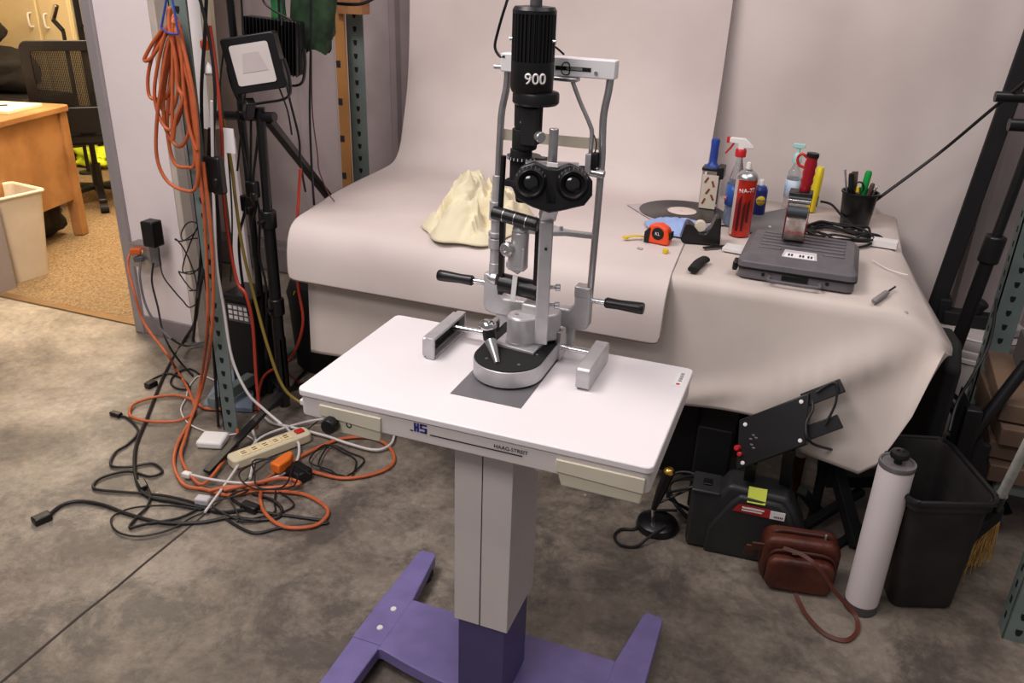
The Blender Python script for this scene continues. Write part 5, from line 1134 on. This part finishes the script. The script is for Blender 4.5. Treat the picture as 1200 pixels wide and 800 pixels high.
# wispy thin cord by the wall edge
P = []
for i in range(30):
    t = i*.9; P.append(V(222+13*math.sin(t)+5*math.sin(t*.37), 300+34*math.sin(t*.43+1)+12*math.cos(t*1.3), 2.12+.01*math.sin(t*2)))
cord(P, .0024, M_cordk, 'thin black cord bunched in loops against the white wall edge', sm=5)
cord([V(165, 306, 2.52), V(164, 325, 2.49), V(170, 355, 2.46), V(182, 378, 2.42), V(200, 396, 2.30)]+F([(218, 405), (240, 400)], .03), .005, mat('grey_cord', (88, 88, 92), .5), 'grey cord plugged into the wall box beside the orange one', ends=[(V(163, 303, 2.53), (1, .3, .2), (.04, .026, .022), mat('grey_cord', (88, 88, 92)), 'plug')])
cord([V(180, 308, 2.52), V(178, 330, 2.49), V(185, 360, 2.46), V(190, 385, 2.42), V(198, 405, 2.30)]+F([(212, 425), (226, 440)], .01), .0042, M_cordk, 'black cord plugged into the lower wall outlet')
# white cords on the floor
cord(F([(257, 448), (235, 440), (222, 452), (218, 466), (212, 480), (220, 495), (240, 505), (262, 510), (283, 508), (298, 518), (280, 530), (262, 526)], .006), .0028, M_cordw, 'thin white cord wandering from the tray to the white adapter')
cord(F([(293, 560), (300, 520), (294, 495), (305, 485), (318, 495), (340, 500), (380, 510), (410, 520), (440, 527), (458, 520), (463, 505)], .014), .0048, M_cordw, 'thick white cord curving under the front left corner of the instrument table')
cord(F([(240, 600), (262, 570), (290, 530), (310, 510), (355, 495), (385, 490)], .018), .0042, M_cordw, 'white cord with a grey plug slanting across the tangle', ends=[(Z(238, 586, .016), (1, .2, 0), (.045, .03, .024), mat('pale_grey_plug', (190, 186, 188), .5), 'plug')])
cord(F([(224, 556), (250, 562), (290, 566), (320, 560), (345, 545), (350, 520), (335, 500)], .022), .0045, M_cordw, 'white cord looping round the beige power strip', ends=[(Z(219, 556, .018), (1, 0, 0), (.03, .02, .018), M_white, 'plug')])
# black tangles
random.seed(5)
for i, (cx_, cy_, rx_, ry_, lab) in enumerate([(318, 555, 46, 34, 'thin black cord tangled over the beige power strip'), (395, 540, 34, 22, 'thin black cord in loose loops below the instrument table corner'), (300, 590, 52, 24, 'thin black cord in loose loops in front of the power strip')]):
    P = []
    for k in range(13):
        t = k*1.05+i; P.append(Z(cx_+rx_*math.cos(t)*(.7+.3*math.sin(k*1.7)), cy_+ry_*math.sin(t)*(.7+.3*math.cos(k*2.1)), .008+(.04 if i == 0 else .004)+.006*math.sin(k)))
    cord(P, .0028, M_cordk, lab)
cord(F([(262, 575), (280, 590), (310, 600), (345, 605), (385, 612), (420, 640-26), (405, 628-20), (380, 596)], .006)[:5]+F([(330, 640-22), (296, 624), (262, 606)], .006), .0045, M_cordk, 'black cord in a flat loop in front of the orange loops', ends=[(Z(293, 594, .012), (1, -.1, 0), (.06, .03, .024), M_blk, 'inline_box')])
cord(F([(268, 470), (300, 480), (330, 470), (352, 440), (380, 420), (420, 405)], .01), .005, M_cordk, 'black cord running back under the table end from the post foot')
cord(F([(330, 430), (360, 452), (400, 445), (430, 420), (445, 400)], .01), .0035, mat('dark_red_cord', (120, 30, 30), .5), 'dark red cord lying on the floor behind the stand')
K = thing('floor_lamp', 'chrome and black folding lamp arm rising behind the office chair', 'lamp', (-5.35, 4.7, .004))
p0 = V(66, 6, 4.72); p1 = V(62, 23, 4.72); p2 = V(74, 36, 4.72)
m = MB(); m.bar(p0, p1, .035, .02); m.build('lamp_head', M_chrome, K, bevel=.004)
m = MB(); m.bar(p1, p2, .028, .02); m.bar(p2, (p2.x, p2.y, .012), .02, .02); m.build('arm', M_blk, K, bevel=.002)
m = MB(); m.lathe([(.07, 0), (.065, .015), (.0, .02)], (p2.x, p2.y, .0045)); m.build('base', M_blk, K)
# ================================================================ right side
K = thing('backdrop_pole', 'tall flat black pole at the right edge of the paper backdrop', 'pole', (.45, 3.2, 0))
a0 = V(1203, 60, 3.2); b0 = V(1092, 372, 3.2); d = (a0-b0).normalized()
m = MB(); e0 = b0-d*(b0.z/d.z); m.bar(e0+d*.0, b0.lerp(b0, 0)+d*2.0, .055, .03, up=(0, 1, 0)); m.build('pole', M_blkm, K, bevel=.004)
K = thing('light_stand', 'black telescopic stand with collar right of the backdrop pole', 'light stand', (.52, 2.9, 0))
a0 = V(1200, 190, 2.9); c0 = V(1163, 290, 2.9); b0 = V(1128, 385, 2.9); d = (a0-b0).normalized(); e0 = b0-d*(b0.z/d.z)
m = MB(); m.cyl(e0, c0, .022); m.cyl(c0, c0+d*1.4, .016); m.build('pole', M_blk, K)
m = MB(); m.cyl(c0-d*.05, c0+d*.04, .032); m.build('collar', M_blk, K, bevel=.006)
for dx, dy in ((.25, -.30), (.3, .2), (-.18, .28)):
    m = MB(); m.bar(e0+Vector((0, 0, .30)), e0+Vector((dx, dy, .012)), .022, .014); m.build('leg', M_blk, K)
p = V(1166, 113, 2.95); m = MB(); m.cyl(p, p+Vector((.5, .05, .01)), .016); m.build('cross_tube', M_blk, K)
p = V(1182, 146, 2.8); m = MB(); m.cyl(p, p+Vector((.5, .05, .01)), .018); m.build('cross_tube', M_blk, K)
cord([Z(1022, 238, ZT+.02)+Vector((0, .0, .0)), V(1030, 232, 3.05), V(1100, 180, 3.12), V(1160, 130, 3.0), V(1215, 85, 2.9)], .0055, M_cordk, 'black cord stretched up right from the pen cup across the backdrop')
# right rack
K = thing('steel_rack', 'green-grey slotted steel rack at the right edge with timber on it', 'rack', (.9, 2.5, 0))
angle_post(K, .655, 1.995, 0, 2.2, .062, 1, 1)
angle_post(K, .640, 3.0, 0, 2.2, .075, 1, 1)
angle_post(K, 1.75, 1.995, 0, 2.2, .062, -1, 1)
angle_post(K, 1.75, 3.0, 0, 2.2, .062, -1, 1)
for z, ys in ((.17, (2.50, 3.02)), (1.62, (2.02, 3.02))):
    for x in ((1.74,) if z < 1 else (.665, 1.74)):
        m = MB(); m.bar((x, 2.0, z), (x, 3.05, z), .03, .05); m.build('rail', M_green, K, bevel=.003)
    for y in ys:
        m = MB(); m.bar((.66, y, z), (1.75, y, z), .03, .05); m.build('rail', M_green, K, bevel=.003)
M_pine = mat('raw_pine', (112, 90, 72), .75, var=.15, scale=5, col2=(84, 66, 54))
labs = ['lowest rough pine board on the right rack', 'second rough pine board from the bottom on the right rack', 'third pine board from the bottom on the right rack', 'topmost pine board of the stack on the right rack']
for i in range(4):
    m = MB(); m.at((1.18, 2.66, .196+.062*i), rz=.03*(-1)**i); m.bb((-.56, -.19, 0), (.50, .22, .056)); o = m.build('pine_board', M_pine, bevel=.004); tag(o, labs[i], 'board', 'pine boards on the right rack')
m = MB(); m.at((1.15, 2.75, .196+.25), rz=0); m.bb((-.46, -.06, 0), (.5, .1, .10)); o = m.build('cardboard_box', mat('grey_card_box', (84, 78, 78), .8), bevel=.004); tag(o, 'grey flat box lying on the pine boards at the right edge', 'box')
# bucket with black clamps and clear plastic
bc = Z(1148, 384, .395); bc.z = 0; K = thing('plastic_bucket', 'white ribbed plastic bucket half hidden right of the table corner', 'bucket', bc)
m = MB(); m.lathe([(0, 0), (.125, 0), (.128, .01), (.142, .30), (.150, .305), (.150, .318), (.143, .32), (.150, .335), (.150, .348), (.143, .35), (.152, .362), (.154, .392), (.146, .392), (.13, .02), (0, .02)], bc, n=44, cap=False); m.build('bucket_body', mat('white_bucket', (206, 198, 196), .45, var=.03), K)
m = MB(); m.lathe([(.153, .392), (.156, .397), (.150, .402), (.04, .405), (0, .405)], bc, n=44); m.build('lid', mat('white_bucket', (206, 198, 196)), K)
m = MB(); m.at(bc+Vector((-.045, -.02, .407))); m.bb((-.09, -.03, 0), (.07, .03, .05)); m.bb((-.11, -.02, .0), (-.07, .05, .09)); m.cyl((-.02, 0, .02), (.03, -.02, .10), .022); o = m.build('spring_clamp', M_blkm, bevel=.006); tag(o, 'black clamp lying on the white bucket lid by the stand', 'clamp')
m = MB(); m.at(bc+Vector((.03, -.06, .407)), rz=.4); m.prism([(-.02, -.05, 0), (.09, -.05, 0), (.10, .03, 0), (.03, .05, 0)], (0, .0, .035)); o = m.build('plastic_pouch', mat('clear_pouch', (186, 182, 186), .2, var=.04), bevel=.008); tag(o, 'clear plastic pouch on the white bucket lid', 'pouch')
# black fabric panel at the table end
m = MB(); P = [(2.34, .0), (2.78, .0), (2.78, .50), (2.60, .60), (2.42, .63), (2.33, .58)]
m.prism([(.415, y, z) for y, z in P], (.045, 0, 0)); o = m.build('foam_board', M_blkm, bevel=.012); tag(o, 'black foam panel standing behind the hanging paper corner', 'panel')
# big black rubbish bin
zt = .385
top = [Z(1034, 512, zt), Z(1108, 516, zt), Z(1172, 590, zt), Z(1066, 588, zt)]
K = thing('rubbish_bin', 'dusty black plastic rubbish bin beside the white paper roll', 'rubbish bin', (.47, 2.2, 0))
cen = sum(top, Vector())/4
def quad_rr(q, s, z, n=6, r=.18):
    c_ = sum(q, Vector())/4; q = [c_+(p-c_)*s for p in q]; out = []
    for i in range(4):
        A_, B_, C_ = q[i-1], q[i], q[(i+1) % 4]
        for k in range(n+1):
            t = k/n; p0 = B_.lerp(A_, r); p1 = B_.lerp(C_, r); out.append(((p0*(1-t)+B_*t)*(1-t)+(B_*(1-t)+p1*t)*t))
    return [(p.x, p.y, z) for p in out]
m = MB(); spec = [(.76, .0), (.80, .01), (.96, zt-.03), (1.03, zt-.028), (1.04, zt), (.97, zt), (.93, zt-.02), (.76, .02)]
rings = [[m.v(p) for p in quad_rr(top, s, z)] for s, z in spec]
sh = Vector((.022, .035, 0))
for (s, z), rg in zip(spec, rings):
    for vv in rg: vv.co += sh*(1-z/zt)
m.f(rings[0][::-1]); m.f(rings[-1])
for A_, B_ in zip(rings, rings[1:]):
    for q in range(len(A_)): m.f([A_[q], A_[(q+1) % len(A_)], B_[(q+1) % len(A_)], B_[q]])
m.build('bin_body', mat('dusty_black_plastic', (48, 43, 43), .6, var=.2, scale=9, col2=(30, 28, 29)), K)
m = MB(); pp = quad_rr(top, 1.045, zt); m.tube(pp, .008, closed=True, sm=2, n=8); m.build('rim', M_blk, K)
# white paper roll
rc = Vector((.308, 1.975, 0)); K = thing('paper_roll', 'tall white paper roll standing upright against the black bin', 'paper roll', rc)
m = MB(); m.lathe([(.0, .028), (.042, .028), (.0425, .03), (.0425, .452), (.040, .454), (.0, .454)], rc, n=44, cap=False); m.build('roll', mat('white_roll', (226, 216, 216), .6, var=.01), K)
m = MB(); m.lathe([(.041, 0), (.0435, .003), (.0435, .028), (.0, .028)], rc, n=44); m.build('bottom_cap', mat('grey_plastic_cap', (70, 68, 70), .5), K)
m = MB(); m.lathe([(.0435, .450), (.0445, .457), (.0435, .463), (.039, .464), (.036, .459), (.0, .459)], rc, n=44, cap=False); m.build('top_cap', mat('grey_cap_top', (104, 100, 102), .4, var=.1, scale=40), K)
m = MB(); m.lathe([(.010, .459), (.009, .470), (.016, .474), (.022, .477), (.0235, .484), (.021, .491), (.010, .493), (.008, .489), (0, .489)], rc, n=30); m.build('top_knob', M_blk, K)
# leather bag
ba = Z(882, 692, 0); bb_ = Z(975, 707, 0); L_ = .205; an = math.atan2((bb_-ba).y, (bb_-ba).x)
K = thing('leather_bag', 'brown leather camera bag with shoulder strap on the floor', 'bag', (ba.x+.1, ba.y+.05, 0)); M_lea = mat('brown_leather', (92, 44, 28), .45, var=.15, scale=14, bump=.2, bscale=90, col2=(66, 28, 20)); M_lead = mat('dark_brown_leather', (64, 28, 20), .5, var=.1)
B0 = Vector((ba.x+.012, ba.y+.012, .002))
def BG(m): m.at(B0, rz=an); return m
m = BG(MB()); P = rrect(0, 0, L_, .150, .035, 8); m.prism([(x, .034, z) for x, z in P], (0, .075, 0)); m.build('body', M_lea, K, bevel=.014, seg=4)
m = BG(MB()); P = rrect(.014, .004, L_-.014, .108, .028, 8); m.prism([(x, .0, z) for x, z in P], (0, .040, 0)); m.build('front_pocket', M_lea, K, bevel=.012, seg=4)
m = BG(MB()); m.tube([(.012, .028, .030), (.014, .026, .085), (.035, .026, .118), (.10, .026, .122), (L_-.035, .026, .118), (L_-.012, .026, .085), (L_-.012, .028, .03)], .0045, n=8); m.build('pocket_zip', M_lead, K)
m = BG(MB()); m.tube([(.006, .070, .10), (.03, .068, .151), (.10, .068, .157), (L_-.03, .068, .151), (L_-.006, .070, .10)], .005, n=8); m.build('top_zip', M_lead, K)
m = BG(MB()); m.box((.085, .020, .121), (.022, .006, .005)); m.box((.16, .062, .158), (.006, .006, .018)); m.build('zip_pulls', M_steel, K, bevel=.001)
m = BG(MB()); m.bar((.02, .045, .11), (-.028, .05, .105), .030, .006, up=(0, 1, .3)); m.bar((-.028, .05, .105), (-.030, .07, .06), .030, .006, up=(0, 1, .3)); m.build('side_tab', M_lea, K, bevel=.002)
st = [Z(918, 642, .158), Z(940, 650, .165), Z(958, 664, .150), Z(975, 688, .09), Z(990, 706, .045), Z(1003, 722, .018), Z(1004, 740, .008), Z(990, 750, .007), Z(966, 742, .007), Z(946, 722, .008), Z(938, 708, .012), Z(932, 696, .02)]
ups = [(0, -.6, .8)]*30+[(0, -.9, .3)]*20+[(.5, -.3, .8)]*10
m = MB(); m.ribbon(st, .011, .003, updir=(0, -.5, .85), sm=6); m.build('strap', mat('strap_leather', (84, 38, 26), .5, var=.1), K)
# dark moulded case with red and yellow labels
M_dk = mat('charcoal_case', (44, 44, 46), .45, var=.06, scale=30)
ca = Z(802, 641, 0); cb = Z(912, 664, 0); an = math.atan2((cb-ca).y, (cb-ca).x); K = thing('tool_case', 'charcoal moulded tool case standing on the floor with yellow sticky note', 'tool case', (ca.x+.15, ca.y+.06, 0))
def CS(m): m.at((ca.x-.004, ca.y, .001), rz=an); return m
prof = [(0, .03), (.004, 0), (.30, 0), (.318, .03), (.322, .12), (.285, .19), (.262, .222), (.115, .232), (.098, .228), (.078, .192), (.0, .195)]
m = CS(MB()); m.prism([(x, .012, z) for x, z in prof], (0, .10, 0)); bd = m.build('shell', M_dk, K, bevel=.012, seg=3)
prof2 = [(.055, .0), (.305, .0), (.31, .10), (.27, .185), (.245, .205), (.135, .212), (.110, .18), (.060, .085)]
m = CS(MB()); m.prism([(x, .0, z) for x, z in prof2], (0, .02, 0)); m.build('front_relief', M_dk, K, bevel=.008, seg=2)
m = CS(MB()); m.bb((.0, .008, .190), (.082, .110, .200)); m.build('ledge', M_dk, K, bevel=.004)
m = CS(MB()); m.bb((.030, .04, .200), (.055, .07, .206)); m.build('latch', M_blk, K, bevel=.002)
m = CS(MB()); m.prism([(.135, -.0022, .188), (.222, -.0022, .186), (.222, -.0022, .158), (.120, -.0022, .162)], (0, -.001, 0)); rl = m.build('red_label', mat('red_sticker', (176, 40, 38), .5), K)
m = CS(MB()); m.bb((.145, -.0045, .176), (.205, -.0034, .181)); m.bb((.145, -.0045, .168), (.200, -.0034, .172)); m.build('label_print', M_paperw, rl)
m = CS(MB()); m.bb((.222, -.0034, .158), (.262, -.0020, .184)); wl = m.build('white_label', M_paperw, K)
m = CS(MB())
for i in range(5): m.bb((.234+i*.005, -.0045, .164), (.237+i*.005, -.0036, .169))
m.build('label_digits', M_ink, wl)
m = CS(MB()); m.prism([(.155, -.001, .196), (.205, -.001, .196), (.205, .020, .236), (.155, .020, .236)], (0, -.0008, .0008)); o = m.build('sticky_note', mat('yellow_note', (214, 226, 88), .7, var=.02)); 
tag(o, 'square yellow sticky note stuck on the charcoal case', 'sticky note')
# tilted black control panel with four screws
q = [V(866, 492, 2.11), V(948, 460, 2.12), V(944, 521, 2.06), V(862, 551, 2.05)]
K = thing('control_box', 'tilted black control panel with four white screws behind the charcoal case', 'panel', tuple(Z(900, 600, 0)))
nn = (q[1]-q[0]).cross(q[3]-q[0]).normalized()
if nn.y > 0: nn = -nn
m = MB(); m.prism([tuple(p) for p in q], -nn*.045); m.build('plate', M_blk, K, bevel=.003)
def QP(s, t_): return (q[0].lerp(q[1], s)).lerp(q[3].lerp(q[2], s), t_)
for s, t_ in ((.10, .14), (.90, .12), (.92, .88), (.10, .90)):
    m = MB(); m.lathe([(.006, 0), (.005, .003), (0, .004)], QP(s, t_)+nn*.0005, nn, n=14); m.build('screw', M_paperw, K)
m = MB(); m.lathe([(.008, 0), (.008, .018), (.006, .022), (0, .022)], QP(.02, .56)+nn*.0005, nn, n=16); m.lathe([(.006, 0), (.006, .016), (0, .018)], QP(.06, .70)+nn*.0005, nn, n=16); m.build('red_button', M_redp, K)
m = MB()
for s, t_ in ((.20, .48), (.235, .42), (.22, .60), (.25, .68), (.28, .50)): m.sphere(QP(s, t_)+nn*.002, .0035, n=8, sc=(1.4, .6, 1))
m.build('jacks', M_chrome, K)
for t_ in (.10, .78):
    p = QP(1.0, t_)-nn*.02; dx = (q[1]-q[0]).normalized(); m = MB(); m.bar(p-dx*.02, p+dx*.09, .038, .012, up=nn); m.build('bracket', M_blk, K, bevel=.002)
p = QP(.75, .9)-nn*.03; m = MB(); m.bar(p, (p.x+.02, p.y+.14, .002), .03, .03); m.build('support_post', M_blk, K); m = MB(); p = QP(.2, .9)-nn*.03; m.bar(p, (p.x, p.y+.14, .002), .03, .03); m.build('support_post', M_blk, K)
m = MB(); m.tube([QP(1.02, .1)-nn*.02, QP(1.06, .35)-nn*.01, QP(1.0, .62)+nn*.01, QP(1.08, 1.0), V(985, 530, 2.22), V(1010, 545, 2.3)], .004, n=7); m.build('cable', M_cordk, K)
m = MB(); m.tube([QP(1.1, .05)-nn*.0, QP(1.35, .0), QP(1.38, .4), QP(1.25, .75)], .0035, n=7); m.build('loop_cable', M_cordk, K)
# dark boxes under the table
def dbox(name, a, b, v, depth, mt, lab, cat, z0_=0.0):
    p0 = V(*a, v); p1 = V(*b, v); m = MB(); m.bb((p0.x, v, z0_+.001), (p1.x, v+depth, p0.z)); o = m.build(name, mt, bevel=.006); return tag(o, lab, cat)
dbox('speaker_cabinet', (776, 462), (813, 540), 2.42, .16, M_blkm, 'tall black cabinet under the table, just right of the instrument table corner', 'cabinet')
dbox('storage_box', (818, 498), (852, 555), 2.25, .14, mat('black_box', (16, 15, 17), .6), 'small black box with white specks behind the charcoal case', 'box')
dbox('storage_box', (811, 478), (846, 520), 2.72, .10, mat('mauve_board', (120, 104, 108), .7), 'grey-mauve box standing far back under the table', 'box')
dbox('storage_box', (852, 478), (884, 520), 2.66, .10, M_blkm, 'black box far back under the table behind the control panel', 'box')
K = thing('tripod_stand', 'folded black tripod stand lying under the table behind the roll', 'stand', tuple(Z(985, 600, 0)))
for i, (p0, p1, w) in enumerate([((905, 640, .015), (1010, 575, .10), .028), ((955, 655, .012), (1025, 610, .012), .022), ((975, 530, .24), (1005, 640, .012), .040), ((940, 575, .2), (960, 600, .02), .03), ((965, 560, .16), (1040, 560, .12), .05)]):
    m = MB(); m.bar(Z(p0[0], p0[1], p0[2]), Z(p1[0], p1[1], p1[2]), w, w*.8); m.build('strut', M_blkm, K, bevel=.003)
m = MB(); p = Z(925, 600, 0); m.cyl((p.x, p.y+.02, .001), (p.x, p.y+.02, .20), .016); m.build('wire_spool', mat('amber_glass', (80, 44, 24), .2, var=.1), K)
# gooseneck reading lamp with black base
bs = Z(768, 622, 0); K = thing('desk_lamp', 'small black lamp with brass tip and round base beside the charcoal case', 'lamp', bs)
m = MB(); m.lathe([(.060, 0), (.064, .006), (.060, .022), (.045, .032), (.012, .036), (0, .036)], (bs.x, bs.y+.02, .001), n=36); m.build('base', M_blk, K)
t0 = V(784, 553, bs.y-.02); t1 = V(766, 596, bs.y-.01)
m = MB(); m.lathe([(.008, 0), (.010, .02), (.0155, .08), (.0165, (t0-t1).length)], t1, t0-t1, n=20); m.build('lamp_head', M_blk, K)
m = MB(); d = (t0-t1).normalized(); m.lathe([(.0165, 0), (.017, .004), (.012, .012), (.008, .014), (0, .014)], t0, d, n=20); m.build('brass_tip', mat('brass', (214, 170, 84), .25, 1.0, var=.05), K)
m = MB(); m.tube([t1, V(765, 612, bs.y), (bs.x, bs.y+.02, .030)], .006, n=8); m.build('neck', M_chrome, K)
P = [V(770, 590, bs.y+.03)]
for i in range(22):
    t = i*1.25; P.append(Vector((bs.x+.055+.045*math.cos(t), bs.y+.075+.035*math.sin(t*.8), .03+.075*(1+math.sin(t*.55+1))*.9)))
m = MB(); m.tube(P, .0042, n=7, sm=5); m.build('bunched_lead', M_cordk, K)
m = MB(); m.tube([(bs.x+.05, bs.y+.06, .05), V(758, 600, bs.y+.04)]+[Z(745, 619, .006), Z(728, 620, .006), Z(720, 628, .006), Z(727, 638, .006), Z(745, 640, .006), Z(762, 628, .025), Z(780, 616, .04)], .0045, n=7); m.build('floor_lead', M_cordk, K)
# broom, black dustpan, white handle
K = thing('broom', 'broom with black head and straw bristles behind the black bin', 'broom', tuple(Z(1140, 690, 0)))
h0 = Z(1128, 648, .10); h1 = Z(1172, 612, .15)
m = MB(); m.prism([h0, h1, h1+Vector((0, .06, .01)), h0+Vector((0, .06, .01))], (0, 0, .05)); m.build('head', M_blkm, K, bevel=.006)
random.seed(2); m = MB()
for i in range(260):
    s = random.random(); w = random.random(); p = h0.lerp(h1, s)+Vector((0, .055*w, .006)); e = Vector((p.x-.02+.03*random.uniform(-1, 1)-.015*(1-s), p.y-.03+.02*random.uniform(-1, 1), max(.002, p.z-.105-.02*random.random()))); m.cyl(e, p, .0011, .0014, n=4)
tag(m.build('bristles', mat('straw', (190, 150, 84), .8, var=.15, scale=40), K), kind='stuff')
m = MB(); hm = h0.lerp(h1, .75)+Vector((0, .03, .05)); he = V(1204, 520, 2.12); m.cyl(hm, hm.lerp(he, .25), .016); m.build('handle_socket', M_blk, K)
m = MB(); m.cyl(hm.lerp(he, .22), hm+(he-hm)*2.6, .0125); m.build('handle', mat('white_handle', (206, 204, 196), .5, var=.06, scale=30), K)
K = thing('tripod_stand', 'black folded stand leg leaning on the right rack behind the bin', 'stand', (.6, 2.5, 0))
p0 = V(1130, 520, 2.45); p1 = V(1205, 425, 2.5)
m = MB(); m.cyl(V(1135, 515, 2.45), p1, .018); m.build('leg', M_blk, K)
m = MB(); m.bar(V(1142, 478, 2.45), (V(1142, 478, 2.45).x+.0, 2.45, .002), .045, .04); m.build('hub', M_blk, K, bevel=.004)
m = MB(); m.prism([V(1112, 505, 2.46), V(1128, 455, 2.46), V(1150, 500, 2.46), V(1160, 560, 2.46), V(1130, 560, 2.46)], (0, .02, 0)); m.build('bracket', M_blkm, K)
m = MB(); m.bb((.50, 2.475, .001), (.62, 2.50, .30)); o = m.build('foam_board', M_blkm, bevel=.005); tag(o, 'narrow black board standing between the bin and the bucket', 'board')
cord([V(1168, 350, 2.55), V(1160, 400, 2.5), V(1140, 440, 2.42), V(1122, 470, 2.38), V(1112, 505, 2.3)], .0045, M_cordk, 'black cord hanging in front of the white bucket')
